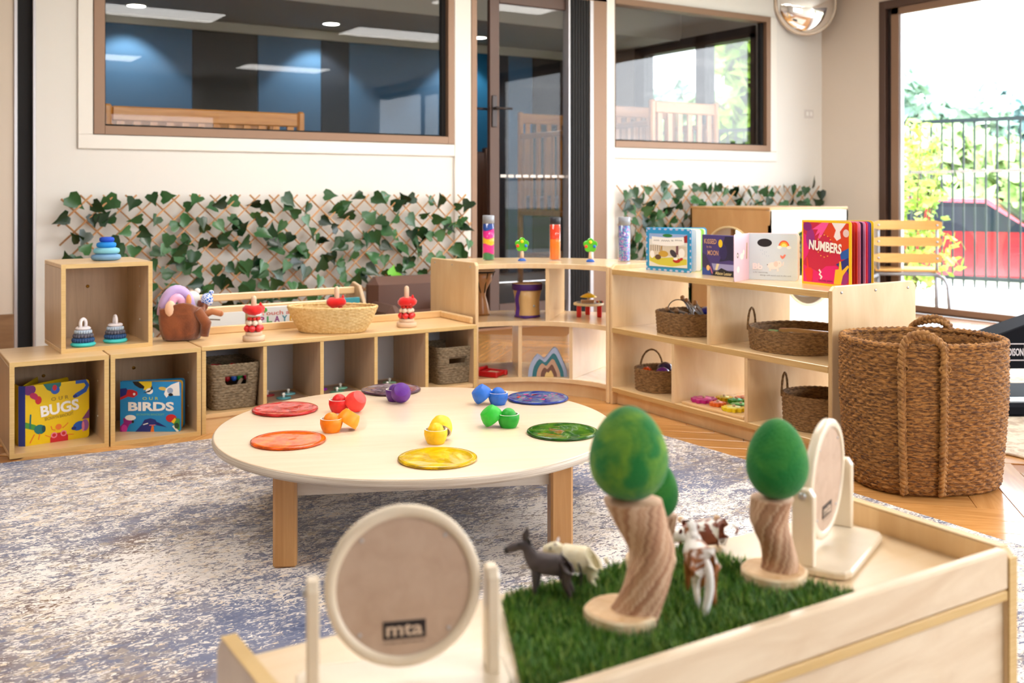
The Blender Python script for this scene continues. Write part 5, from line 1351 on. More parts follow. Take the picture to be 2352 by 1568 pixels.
def tree_rattle(label, px, py):
    t = thing('tree_rattle', label, 'toy', gp(px, py, CT), YAW - PI / 2, group='green tree rattles')
    B().lathe([(0, 0), (.021, 0), (.021, .004), (.014, .012), (.009, .014), (0, .014)], 24).obj('foot', K(20, 90, 190, .4), t)
    B().lathe([(.010, .012), (.008, .05), (0, .05)], 16).obj('stem', RAWWOOD, t)
    GR = K(84, 190, 30, .3, .5); b = B()
    P = [((.029 + .008 * abs(math.cos(2.5 * a))) * math.sin(a), .083 + (.029 + .008 * abs(math.cos(2.5 * a))) * math.cos(a)) for a in np.linspace(0, 2 * PI, 61)[:-1]][::-1]
    b.prism(P, -.007, .007, R(PI / 2, 'X'), c=.003).obj('crown', GR, t)
    for x, z, c in ((0, .100, (246, 206, 20)), (-.022, .078, (230, 70, 30)), (.02, .078, (30, 110, 200))): B().ball((x, -.008, z), .0085, 12).obj('button', K(*c, .3), t)
    return t
tree_rattle('small green wooden tree between the pink and orange bottles', 1199, 599); tree_rattle('small green wooden tree between the orange and glitter bottles', 1356, 601)
# drums
t = thing('djembe_drum', 'small goblet drum at the left of the corner shelf', 'drum', Vector((2.70, 4.58, CM)))
DRW = wood('drum_wood', lin(186, 132, 84), lin(206, 156, 104), 3, (6, 6, 1))
B().lathe([(.045, 0), (.047, .01), (.036, .06), (.024, .10), (.030, .13), (.058, .18), (.066, .225)], 28).obj('body', DRW, t)
B().lathe([(.066, .222), (.071, .226), (.071, .238), (.064, .242), (0, .242)], 28).obj('drum_skin', mat('drum_skin', lin(216, 190, 156), .7), t)
B().tube([(.071 * math.cos(a), .071 * math.sin(a), .222) for a in np.linspace(0, 2 * PI, 25)[:-1]], .004, 6, closed=True).obj('ring', BK, t)
cr = B()
for k in range(8): a = k * PI / 4; cr.tube([(.07 * math.cos(a), .07 * math.sin(a), .222), (.045 * math.cos(a), .045 * math.sin(a), .155), (.028 * math.cos(a + .2), .028 * math.sin(a + .2), .115)], .0028, 5)
cr.obj('cords', BK, t)
q = gp(1211, 727, CM); t = thing('hand_drum', 'wooden hand drum with purple bands on the middle shelf', 'drum', q)
PURP = K(76, 34, 120, .5)
B().lathe([(.064, 0), (.064, .012), (.062, .05), (.063, .09), (.074, .145)], 36).obj('shell', wood('drum_maple', lin(216, 172, 108), lin(228, 186, 124), 2, (4, 4, 1)), t)
B().lathe([(.0655, 0), (.066, .0), (.066, .012), (.0655, .012)], 36).obj('band', PURP, t); B().lathe([(.072, .138), (.077, .14), (.078, .168), (.076, .17), (.072, .168)], 36).obj('band', PURP, t)
B().lathe([(.076, .166), (.074, .172), (0, .174)], 36).obj('drum_skin', mat('drum_skin2', lin(228, 200, 160), .6), t)
B().cyl(.006, 0, .004, 10, M=T(.0, -.062, .06) @ R(PI / 2, 'X') ).obj('stud', STEEL, t)
b = B(); ps = smooth_path([(-.066, -.03, .15), (-.082, -.03, .10), (-.078, -.032, .05), (-.088, -.045, .015), (-.066, -.06, .002), (-.04, -.065, .004)], 6)
for i in range(len(ps) - 1):
    a_, c_ = ps[i], ps[i + 1]; w_ = Vector((.004, -.010, .0)); b.add([a_ - w_, a_ + w_, c_ + w_, c_ - w_, a_ - w_ + Vector((.0012, 0, .0012)), a_ + w_ + Vector((.0012, 0, .0012)), c_ + w_ + Vector((.0012, 0, .0012)), c_ - w_ + Vector((.0012, 0, .0012))], [(0, 1, 2, 3), (7, 6, 5, 4), (0, 3, 7, 4), (1, 5, 6, 2)], 0, False)
b.obj('strap', PURP, t)
# musical table toy with a yellow cymbal
q = gp(1352, 726, CM); t = thing('music_table', 'toy music table with yellow cymbal and red legs', 'toy', q + Vector((0, 0, 0)), YAW - PI / 2)
B().cyl(.078, .058, .070, 32, .003).obj('table_top', K(240, 226, 190, .4), t); B().cyl(.062, .070, .0712, 32).obj('drum_inlay', mat('clear_inlay', lin(160, 170, 180), .15), t)
for x, y in ((-.052, -.04), (.052, -.04), (.0, .065)): B().box(x - .012, x + .012, y - .01, y + .01, 0, .058, .003).obj('leg', K(206, 24, 30, .35), t)
B().box(-.042, .026, -.05, -.03, .070, .088, .002).obj('guiro', RAWWOOD, t)
for k in range(9): B().box(-.038 + k * .007, -.034 + k * .007, -.052, -.050, .072, .087).obj('ridge', K(170, 120, 80), t)
B().cyl(.008, .071, .10, 12).obj('post', RAWWOOD, t); B().lathe([(.042, .098), (.043, .100), (.028, .110), (.010, .118), (0, .119)], 28).obj('cymbal', K(236, 196, 30, .3), t); B().ball((0, 0, .122), .005, 8).obj('nut', STEEL, t)
for k, c in enumerate(((220, 60, 20), (240, 190, 20), (40, 40, 50), (220, 40, 30))): B().box(.040 + k * .009, .047 + k * .009, -.02, .03, .070, .078, .002).obj('chime_bar', K(*c, .3), t)
# red car transporter toy and mountain arches in the lower bays
q = gp(1130, 862, CB); t = thing('wooden_clapper', 'red wooden toy lying in the lower left bay of the corner shelf', 'toy', q, math.radians(-62))
RW = K(196, 20, 26, .35)
for y in (-.045, .045): B().box(-.06, .06, y - .012, y + .012, 0, .026, .005).obj('rail', RW, t)
for x in (-.045, .045): B().box(x - .010, x + .010, -.04, .04, .004, .022, .003).obj('cross_bar', RW, t)
B().tube([(-.06, -.045, .03), (-.06, .045, .03)], .010, 12).obj('roller', RW, t); B().box(-.03, .03, -.033, .033, .010, .018, .002).obj('sound_plate', RAWWOOD, t)
q = gp(1258, 863, CB); t = thing('mountain_arches', 'nested wooden mountain arches in muted blue and brown', 'toy', q, YAW - PI / 2 - .05)
def ridge(s_):
    L = [(-.097, 0), (-.094, .03), (-.085, .062), (-.068, .092), (-.052, .108), (-.040, .102), (-.022, .088), (-.012, .092), (.012, .122), (.026, .140), (.036, .143), (.048, .135), (.068, .095), (.086, .055), (.094, .03), (.097, 0)]
    k_ = 1 - s_ / .0205 * .195
    return [((x - .010) * k_ + .010, z * k_) for x, z in L]
cols = [(164, 178, 208), (52, 116, 128), (196, 158, 134), (116, 82, 72), (226, 196, 132)]
for k in range(5):
    o_ = ridge(.0205 * k); i_ = ridge(.0205 * (k + 1) - .0007) if k < 4 else [(.03, 0), (-.03, 0)][::-1]
    P = o_[::-1] + i_ if k < 4 else o_[::-1]
    if k == 4: P = o_[::-1]
    B().prism(P, -.022, .022, R(PI / 2, 'X')).obj('arch', K(*cols[k], .7), t)

# ================================================================ contents of the open shelf
rg = random.Random(4)
TUBE = mat('clear_rod', lin(220, 222, 226), .12, spec=.8, trans=.35); BALLW = mat('turned_ball', lin(206, 164, 124), .5)
rods = []
for k in range(9):
    th = rg.uniform(0, 2 * PI); el = rg.uniform(.25, 1.0); L_ = rg.uniform(.07, .11)
    c = BK1 + Vector((rg.uniform(-.07, .07), -.085 + .02 * k, rg.uniform(.05, .075)))
    d = Vector((math.cos(th) * math.cos(el), math.sin(th) * math.cos(el), math.sin(el)))
    e = c + d * L_
    rods.append(((e.x * RT[0] + e.y * RT[1]) / dep(e), c, d, L_))
for k, (px, c, d, L_) in enumerate(sorted(rods, key=lambda r: r[0])):
    t = thing('ball_rod', 'clear rod with ball ends in the oval basket, its raised ball ' + ['leftmost', 'second from the left', 'third from the left', 'fourth from the left', 'middle one', 'fourth from the right', 'third from the right', 'second from the right', 'rightmost'][k], 'toy', c, group='rods in the oval basket')
    B().tube([tuple(-d * L_ * .3), tuple(d * L_)], .0065, 8).obj('rod', TUBE, t)
    for s_ in (-.3, 1.0): B().ball(tuple(d * L_ * s_), .0115, 12).obj('ball', BALLW, t)
t = thing('wire_hoop', 'thin dark wire hoop among the rods in the oval basket', 'toy', BK1 + Vector((-.05, .04, .10)), YAW - PI / 2)
B().tube([(.048 * math.cos(a), 0, .048 * math.sin(a)) for a in np.linspace(0, 2 * PI, 33)[:-1]], .0022, 6, closed=True).obj('hoop', K(60, 50, 44), t)
tag(B().lathe([(0, 0), (.055, .004), (.06, .02), (.045, .03), (0, .034)], 20).obj('building_disc', K(40, 50, 190, .3), None, T(*(BK1 + Vector((.07, -.06, .085))))), 'blue plastic disc behind the rods in the oval basket', 'toy')
for lb, c, dx, dy, r in (('red dome toy in the wide tray basket', (206, 50, 34), -.03, .05, .036),): tag(B().ball((0, 0, 0), (r, r, r * .7), 18).obj('dome_toy', K(*c, .4), None, T(*(BK2 + Vector((dx, dy, .055))))), lb, 'toy')
t = thing('wooden_block', 'lime green block in the wide tray basket', 'toy', BK2 + Vector((-.09, .06, .04)), .4); B().box(-.04, .04, -.02, .02, 0, .03, .005).obj('block', K(120, 200, 40, .4), t); B().box(-.03, .03, -.021, .021, .03, .033).obj('cap', K(90, 170, 40), t)
t = thing('wooden_pipe', 'long pale wooden instrument lying in the wide tray basket', 'toy', BK2 + Vector((.0, -.03, .06)), math.radians(-58)); B().tube([(-.10, 0, 0), (-.04, 0, 0), (.10, 0, 0)], [.02, .024, .018], 16).obj('tube', wood('varnished_beech', lin(206, 160, 100), lin(220, 176, 116), 3, (1, 6, 6)), t); B().tube([(-.105, 0, 0), (-.10, 0, 0)], .016, 16).obj('mouth', K(120, 80, 50), t)
for lb, c, dx, dy, z, r, sp in (('glossy dark blue ball in the round basket', (24, 30, 90), .03, -.005, .085, .040, 0), ('glossy purple ball in the round basket', (96, 24, 150), -.02, -.045, .075, .036, 0), ('orange spiky ball at the back of the round basket', (250, 96, 20), -.05, .03, .075, .030, 1), ('orange spiky ball at the front of the round basket', (246, 90, 20), .035, -.075, .068, .026, 1)):
    t = thing('play_ball', lb, 'ball', BK3 + Vector((dx, dy, z)), group='balls in the round basket')
    m = K(*c, .12, .6); B().ball((0, 0, 0), r * (.8 if sp else 1), 20).obj('shell', m, t)
    if sp:
        b = B(); N = 60
        for k in range(N):
            y = 1 - 2 * (k + .5) / N; rr_ = math.sqrt(1 - y * y); a = k * 2.399963
            d = Vector((rr_ * math.cos(a), rr_ * math.sin(a), y)); b.tube([tuple(d * r * .75), tuple(d * r)], [r * .12, r * .05], 5)
        o = b.obj('spikes', m, t); o['kind'] = 'stuff'
t = thing('curved_rail', 'blue plastic ring in the seagrass basket by the end panel', 'toy', BK4 + Vector((.01, -.02, .085))); B().tube([(.06 * math.cos(a), .05 * math.sin(a), 0) for a in np.linspace(0, 2 * PI, 25)[:-1]], .010, 8, closed=True).obj('ring', K(40, 150, 180, .3), t); B().box(-.02, .02, -.058, -.042, -.006, .012, .002).obj('clip', K(20, 110, 140), t)
# gear puzzle
q = (gp(1572, 930, .081) + gp(1706, 964, .081)) / 2
t = thing('gear_puzzle', 'wooden board with colourful flower gears on the bottom shelf', 'puzzle', (3.13, 3.175, .0802))
B().prism([(-.14, -.185), (.15, -.185), (.15, .185), (-.14, .185)], 0, .012, c=.003).obj('board', wood('gear_board', lin(222, 180, 124), lin(234, 196, 146), 2, (6, 1, 6)), t)
for x, y, r, c in ((-.065, .125, .052, (196, 30, 130)), (-.075, .03, .033, (240, 110, 30)), (.03, .10, .034, (240, 200, 20)), (.105, .04, .046, (240, 120, 40)), (.035, .03, .035, (60, 160, 40)), (-.02, -.05, .042, (110, 190, 90)), (-.085, -.075, .046, (240, 210, 20)), (.06, -.08, .040, (60, 150, 60)), (.0, -.145, .036, (160, 20, 40))):
    P = [((r + .10 * r * math.cos(11 * a)) * math.cos(a), (r + .10 * r * math.cos(11 * a)) * math.sin(a)) for a in np.linspace(0, 2 * PI, 67)[:-1]]
    g = B().prism(P, .013, .027, T(x, y, 0)).obj('gear', K(*c, .4), t)
    B().lathe([(0, .027), (r * .6, .027), (r * .6, .0282), (0, .0282)], 16, T(x, y, 0)).obj('gear_print', K(min(255, c[0] + 40), min(255, c[1] + 70), 170), g); B().cyl(.006, .028, .036, 10, M=T(x, y, 0)).obj('peg', RAWWOOD, g)

# ================================================================ round table: gel discs, bowls and balls
TZt = TZ + .0003
GEL = {'red': ((206, 16, 18), (232, 56, 44)), 'orange': ((244, 96, 4), (255, 132, 24)), 'yellow': ((228, 184, 0), (246, 214, 20)), 'green': ((28, 96, 8), (96, 146, 20)), 'blue': ((16, 50, 160), (120, 150, 176)), 'purple': ((78, 34, 58), (122, 76, 110))}
for c, px, py in (('red', 655, 942), ('orange', 662, 1014), ('yellow', 1005, 1055), ('green', 1292, 994), ('blue', 1235, 916), ('purple', 898, 897)):
    q = gp(px, py, TZt); t = thing('gel_disc', c + ' liquid-filled disc on the round table', 'disc', q, group='coloured gel discs')
    r = .106; prof = [(0, 0), (r - .004, 0), (r, .003), (r - .001, .0065), (r - .006, .0085), (r - .014, .0075), (r * .5, .0072), (0, .0072)]
    B().lathe(prof, 56).obj('sheet', gel('gel_' + c, lin(*GEL[c][0]), lin(*GEL[c][1])), t)
    a, b2 = lin(*GEL[c][0]), lin(*GEL[c][1])
    B().tube([((r - .003) * math.cos(x), (r - .003) * math.sin(x), .0045) for x in np.linspace(0, 2 * PI, 57)[:-1]], .0036, 6, closed=True).obj('welded_rim', gel('gel_rim_' + c, tuple(v * .5 for v in a), a), t)
    if c == 'blue':
        b = B(); rg2 = random.Random(8)
        for k in range(26):
            x, y = rg2.uniform(-.075, .085), rg2.uniform(-.075, .075); s_ = rg2.uniform(.006, .014); a_ = rg2.uniform(0, PI)
            if math.hypot(x, y) > .085: continue
            b.add([(x + s_ * math.cos(a_ + q_), y + s_ * .5 * math.sin(a_ + q_), .0092) for q_ in (0, 1.6, 3.1, 4.7)], [(0, 1, 2, 3)], (k % 3))
        b.obj('foil_flecks', [K(226, 60, 60, .2), K(120, 40, 150, .2), K(230, 60, 160, .2)], t)
BR_, BH = .0335, .040
def bowl_mesh(m, mi_):
    b = B(); o = [(0, 0), (.0236, 0), (.0240, .0003), (.0246, .0012), (.0300, .0125), (.0335, .026), (.0328, .0396), (.0325, .040)]
    i_ = [(.0285, .040), (.0285, .030), (.025, .016), (.016, .008), (0, .007)]
    b.lathe(o, 32, mi=0)
    b.f.pop(); b.m.pop(); b.sm.pop()
    b.lathe([(.0325, .040), (.0285, .040)], 32, mi=1); 
    for _ in range(2): b.f.pop(); b.m.pop(); b.sm.pop()
    b.lathe(i_, 32, mi=1)
    b.f = b.f[:]  # inner wall keeps its open mouth
    n = 32
    # drop the mouth cap of the inner wall
    caps = [k for k, f in enumerate(b.f) if len(f) == n]
    for k in reversed(caps):
        if all(abs(b.v[v][2] - .040) < 1e-6 for v in b.f[k]): del b.f[k], b.m[k], b.sm[k]
    return b.mesh('bowl', [m, mi_])
BOWLS = {  # colour: (bowl px, py), leaning bowl px, py, base normal in (right, up, toward viewer), colours
    'red': ((779, 951), (.058, -.008), (.62, .66, .42), (224, 24, 24), (250, 66, 58)), 'orange': ((761, 997), (.050, .026), (.50, .82, -.25), (250, 140, 10), (250, 156, 20)),
    'yellow': ((1001, 1023), (.012, .050), (.10, .66, -.74), (250, 200, 10), (252, 208, 20)), 'green': ((1168, 986), (-.055, .004), (-.60, .78, .12), (20, 160, 40), (40, 190, 50)),
    'blue': ((1144, 934), (-.058, .004), (-.62, .77, .12), (26, 100, 200), (36, 110, 214)), 'purple': ((908, 926), (.024, -.040), (.12, .52, .84), (86, 30, 130), (96, 34, 146))}
INNER = mat('bowl_inside', lin(232, 222, 212), .6)
for c, (b0, b1, nrm, c0, c1) in BOWLS.items():
    m0, m1 = mat('stain_' + c, lin(*c0), .45, noise=(60, tuple(v * .85 for v in lin(*c0)), .4, .7)), mat('stain2_' + c, lin(*c1), .45, noise=(60, tuple(v * .85 for v in lin(*c1)), .4, .7))
    q = gp(b0[0], b0[1] - 6, TZt)
    tag(link('bowl', bowl_mesh(m0, INNER), None, T(*q)), c + ' wooden bowl standing upright on the table with a ball in it', 'bowl', 'stained wooden bowls')
    tag(B().ball((0, 0, 0), .0235, 24).obj('wooden_ball', m0, None, T(q.x, q.y, q.z + .0305 + .0035)), c + ' wooden ball resting in the ' + c + ' upright bowl', 'ball', 'stained wooden balls')
    n = (Vector((RT[0], RT[1], 0)) * nrm[0] + Vector((0, 0, 1)) * nrm[1] - Vector((FW[0], FW[1], 0)) * nrm[2]).normalized()
    ax = -n                                                   # base to rim
    Rm = frame_to(ax)
    lo = min((Rm @ Vector((r * math.cos(a), r * math.sin(a), z))).z for r, z in ((.0238, 0), (.0300, .0125), (.0335, .026), (.0328, .040)) for a in np.linspace(0, 2 * PI, 40))
    q2 = q + Vector((RT[0], RT[1], 0)) * b1[0] + Vector((FW[0], FW[1], 0)) * b1[1]
    # centre the leaning bowl on its picture spot, resting on the table
    cen = Rm @ Vector((0, 0, .02))
    tag(link('bowl', bowl_mesh(m1, INNER), None, T(q2.x - cen.x, q2.y - cen.y, TZt - lo + .0002) @ Rm), c + ' wooden bowl tipped over against its upright twin', 'bowl', 'stained wooden bowls')

# ================================================================ the small world tray in the foreground
GZ = TS + .001
def grass_mat_obj():
    pts = [gp(1100, 1385, GZ), gp(1262, 1590, GZ), gp(2005, 1346, GZ), gp(1560, 1252, GZ)]
    A, Bp, C_, D__ = [Vector((p.x, p.y, 0)) for p in pts]
    A = Vector((.712, 1.150, 0)); Bp = Vector((.590, .905, 0)); C_ = Vector((1.115, .895, 0)); D__ = Vector((1.050, 1.165, 0))
    t = thing('grass_mat', 'square of artificial grass lying in the play tray', 'grass mat', (0, 0, GZ))
    quad = [A, Bp, C_, D__]
    B().prism([(p.x, p.y) for p in quad], 0, .004).obj('backing', mat('turf_backing', lin(24, 40, 16), .9), t)
    rs = np.random.default_rng(2); N = 26000
    u, v = rs.random(N), rs.random(N)
    a, b_, c_, d_ = [np.array((p.x, p.y)) for p in quad]
    P = (1 - u)[:, None] * ((1 - v)[:, None] * a + v[:, None] * b_) + u[:, None] * ((1 - v)[:, None] * d_ + v[:, None] * c_)
    th = rs.random(N) * 2 * PI; ln = .010 + .013 * rs.random(N); bend = .003 + .010 * rs.random(N); wd = .0007 + .0006 * rs.random(N)
    dx, dy = np.cos(th), np.sin(th); sx_, sy_ = -dy * wd, dx * wd
    z0 = np.full(N, .004)
    V = np.zeros((N, 5, 3))
    V[:, 0] = np.stack([P[:, 0] - sx_, P[:, 1] - sy_, z0], 1); V[:, 1] = np.stack([P[:, 0] + sx_, P[:, 1] + sy_, z0], 1)
    mx_, my_ = P[:, 0] + dx * bend * .35, P[:, 1] + dy * bend * .35
    V[:, 2] = np.stack([mx_ + sx_ * .8, my_ + sy_ * .8, z0 + ln * .6], 1); V[:, 3] = np.stack([mx_ - sx_ * .8, my_ - sy_ * .8, z0 + ln * .6], 1)
    V[:, 4] = np.stack([P[:, 0] + dx * bend, P[:, 1] + dy * bend, z0 + ln], 1)
    me = bpy.data.meshes.new('grass_blades')
    base = np.arange(N)[:, None] * 5
    quads = (base + np.array([[0, 1, 2, 3]])); tris = (base + np.array([[3, 2, 4]]))
    loops = np.concatenate([np.concatenate([quads, tris], 1).ravel()])
    me.vertices.add(N * 5); me.vertices.foreach_set('co', V.ravel())
    me.loops.add(N * 7); me.loops.foreach_set('vertex_index', loops)
    me.polygons.add(N * 2)
    st = np.empty(N * 2, int); st[0::2] = np.arange(N) * 7; st[1::2] = np.arange(N) * 7 + 4
    me.polygons.foreach_set('loop_start', st)
    mi = np.repeat(rs.choice(3, N, p=[.45, .35, .2]), 2); 
    for m in (mat('turf_dark', lin(56, 108, 28), .55), mat('turf_mid', lin(94, 146, 42), .5), mat('turf_lime', lin(146, 174, 76), .5)): me.materials.append(m)
    me.update(calc_edges=True); me.polygons.foreach_set('material_index', mi); me.validate()
    o = link('grass_blades', me, t); o['kind'] = 'stuff'
    return t
grass_mat_obj()
GT = GZ + .006
def skin_mesh(nodes, edges, root=0, sub=2):
    """nodes: (x, y, z, r[, r2]) -> smooth skinned mesh"""
    me = bpy.data.meshes.new('skin'); me.from_pydata([n[:3] for n in nodes], edges, [])
    o = bpy.data.objects.new('skin', me); COL.objects.link(o)
    sk = o.modifiers.new('skin', 'SKIN'); ss = o.modifiers.new('sub', 'SUBSURF'); ss.levels = sub; ss.render_levels = sub
    sv = me.skin_vertices[0].data
    for i, n in enumerate(nodes): sv[i].radius = (n[3], n[4] if len(n) > 4 else n[3]); sv[i].use_root = (i == root)
    dg = bpy.context.evaluated_depsgraph_get(); dg.update()
    out = bpy.data.meshes.new_from_object(o.evaluated_get(dg))
    bpy.data.objects.remove(o)
    out.polygons.foreach_set('use_smooth', [True] * len(out.polygons))
    return out
def quadruped(name, label, M, dims, m, hooves, extras):
    """dims: body length L, leg height H, body radius rb, neck rise, head length; animal faces -x"""
    L, H, rb, nx, nz, hl, ln, lr = dims
    z = H + rb * .9
    N = [(L * .5, 0, z + rb * .05, rb * .80), (L * .22, 0, z, rb * .95), (-L * .10, 0, z - rb * .06, rb), (-L * .38, 0, z + rb * .05, rb * .92), (-L * .5, 0, z + rb * .3, rb * .75),
         (-L * .5 - nx * .5, 0, z + nz * .55, rb * .62), (-L * .5 - nx, 0, z + nz, rb * .52), (-L * .5 - nx - hl * .5, 0, z + nz - hl * .20, rb * .46), (-L * .5 - nx - hl, 0, z + nz - hl * .40, rb * .36)]
    Ed = [(i, i + 1) for i in range(8)]
    for s_ in (-1, 1):
        k = len(N); y = s_ * rb * .52
        N += [(L * .40, y, z - rb * .35, rb * .50), (L * .36, y * 1.1, H * .78, lr * 1.7), (L * .50, y * 1.1, H * .42, lr * 1.05), (L * .47, y * 1.1, H * .12, lr * .85), (L * .45, y * 1.1, .006, lr * 1.05)]
        Ed += [(0, k), (k, k + 1), (k + 1, k + 2), (k + 2, k + 3), (k + 3, k + 4)]
        k = len(N)
        N += [(-L * .40, y, z - rb * .45, rb * .42), (-L * .41, y * 1.05, H * .72, lr * 1.4), (-L * .42, y * 1.05, H * .40, lr * 1.05), (-L * .42, y * 1.05, H * .12, lr * .8), (-L * .43, y * 1.05, .006, lr * 1.05)]
        Ed += [(3, k), (k, k + 1), (k + 1, k + 2), (k + 2, k + 3), (k + 3, k + 4)]
    me = skin_mesh(N, Ed, 2); me.materials.clear(); me.materials.append(m)
    t = thing(name, label, 'toy animal', M=M)
    link('body', me, t)
    hb = [N[i] for i in range(len(N)) if N[i][2] < .01]
    for h_ in hb: B().lathe([(lr * 1.25, -.001), (lr * 1.3, .002), (lr * 1.05, .008), (0, .009)], 10, T(h_[0] - lr * .3, h_[1], 0)).obj('hoof', hooves, t)
    hx, hz = -L * .5 - nx, z + nz
    for e in extras: e(t, hx, hz, rb, hl, L, z)
    return t
def ears(m, sz, up=.8):
    def f(t, hx, hz, rb, hl, L, z):
        for s_ in (-1, 1): B().lathe([(0, 0), (sz * .22, sz * .25), (sz * .2, sz * .6), (0, sz)], 8, T(hx + rb * .08, s_ * rb * .26, hz + rb * .22) @ R(s_ * (-.9 if up < .3 else -.25), 'X') @ S(1, .5, 1)).obj('ear', m, t)
    return f
def eyes(r=.0016):
    def f(t, hx, hz, rb, hl, L, z):
        for s_ in (-1, 1): B().ball((hx - hl * .30, s_ * rb * .42, hz + hl * .02), r, 8).obj('eye', BK, t)
    return f
def muzzle(m):
    def f(t, hx, hz, rb, hl, L, z): B().ball((hx - hl * 1.02, 0, hz - hl * .44), (rb * .30, rb * .33, rb * .32), 10).obj('muzzle', m, t)
    return f
def tail(m, pts, rad):
    def f(t, hx, hz, rb, hl, L, z):
        P = smooth_path([(L * .5 + rb * .6 + x, y, z + rb * .35 + zz) for x, y, zz in pts], 5)
        rr_ = [rad[0] + (rad[1] - rad[0]) * math.sin(PI * min(1, i / (len(P) - 1) * .95 + .05)) for i in range(len(P))]
        B().tube(P, rr_, 8).obj('tail', m, t)
    return f
def mane(m, r):
    def f(t, hx, hz, rb, hl, L, z):
        P = [(-L * .44, 0, z + rb * .95), (-L * .5 - (hx + L * .5) * -.3, 0, z + (hz - z) * .55 + rb * .52), (hx + rb * .35, 0, hz + rb * .30), (hx - rb * .1, 0, hz + rb * .48)]
        B().tube(smooth_path(P, 5), r, 8, S(1, 1, 1)).obj('mane', m, t)
    return f
DK = mat('donkey_grey', lin(92, 82, 84), .65, noise=(40, lin(70, 62, 66), .4, .7)); DKD = mat('donkey_dark', lin(42, 38, 42), .6)
q = gp(1268, 1383, GT)
quadruped('toy_donkey', 'dark grey toy donkey standing on the artificial grass', T(q.x, q.y, GT) @ R(YAW - PI / 2 - math.radians(14), 'Z'), (.052, .036, .0152, .011, .025, .024, 0, .0031), DK, DKD, [ears(DK, .018), eyes(), muzzle(DKD), mane(DKD, .0024), tail(DKD, [(0, 0, 0), (.004, 0, -.012), (.003, 0, -.03)], (.0012, .0018))])
WOOL = mat('sheep_wool', lin(246, 238, 210), .95, noise=(90, lin(236, 222, 186), .4, .65), bump=(260, .3, .002)); SF = mat('sheep_face', lin(232, 224, 226), .7)
q = gp(1330, 1352, GT)
quadruped('toy_sheep', 'cream toy sheep standing behind the toy donkey', T(q.x, q.y, GT) @ R(YAW - PI / 2 - math.radians(16), 'Z'), (.050, .023, .0190, .008, .014, .018, 0, .0028), WOOL, SF, [ears(SF, .010, .2), eyes(), muzzle(SF), tail(WOOL, [(0, 0, 0), (.003, 0, -.008)], (.002, .003))])
PIN = mat('pinto_coat', lin(150, 88, 40), .5, noise=(28, lin(240, 236, 230), .50, .54)); WHT = mat('white_horsehair', lin(240, 238, 236), .6)
q = gp(1608, 1388, GT)
quadruped('toy_horse', 'brown and white toy horse seen from behind', T(q.x, q.y, GT) @ R(YAW + PI + math.radians(4), 'Z'), (.060, .044, .0185, .015, .022, .025, 0, .0034), PIN, WHT, [ears(WHT, .010), eyes(), mane(WHT, .0055), tail(WHT, [(-.004, 0, .004), (.004, 0, -.006), (.006, .0, -.03), (.010, -.006, -.055), (.014, -.010, -.066)], (.002, .0058))])
COWM = mat('cow_coat', lin(128, 62, 36), .5, noise=(22, lin(240, 234, 226), .49, .52)); HF = mat('cow_hoof', lin(226, 190, 150), .6)
q = gp(1622, 1252, GT)
Mc = T(q.x, q.y, GT + .019) @ R(YAW - PI / 2 + math.radians(4), 'Z') @ R(math.radians(86), 'X') @ T(0, 0, -.045)
quadruped('toy_cow', 'red-brown and white toy cow fallen on its side', Mc, (.066, .030, .0185, .014, .016, .022, 0, .0036), COWM, HF, [ears(mat('cow_ear', lin(110, 46, 30), .6), .014, .2), eyes(), muzzle(HF), tail(COWM, [(0, 0, 0), (.006, .004, -.012), (.004, .006, -.03)], (.0014, .002))])

# felt trees on twisted trunks
FELT = mat('green_felt', lin(24, 116, 48), .95, noise=(24, lin(112, 156, 44), .44, .66), sheen=.15, bump=(240, .6, .003))
FELT2 = mat('deep_green_felt', lin(20, 118, 48), .95, noise=(18, lin(66, 142, 54), .45, .7), sheen=.15, bump=(240, .6, .003))
TRUNK = wood('carved_trunk', lin(208, 168, 136), lin(150, 104, 78), 4.0, (26, 26, 3), .7, 0); TRUNKS = [wood('carved_grain_%d' % i, lin(*c), lin(*c2), 4.0, (26, 26, 3), .7, 0) for i, (c, c2) in enumerate((((212, 176, 146), (188, 146, 114)), ((196, 154, 122), (172, 128, 98)), ((172, 126, 96), (146, 102, 76)), ((222, 192, 164), (202, 164, 132))))]; SLICE = mat('tree_slice', lin(226, 192, 150), .7, noise=(60, lin(208, 166, 118), .4, .7)); SLSIDE = mat('slice_side', lin(222, 190, 146), .75, noise=(50, lin(240, 222, 190), .4, .7))
def px_path(pts, base):
    """picture points at the depth of the base"""
    d = dep(base); return [(gd(x, y, d) - Vector((base.x, base.y, 0)), w * d / FPX) for x, y, w in pts]
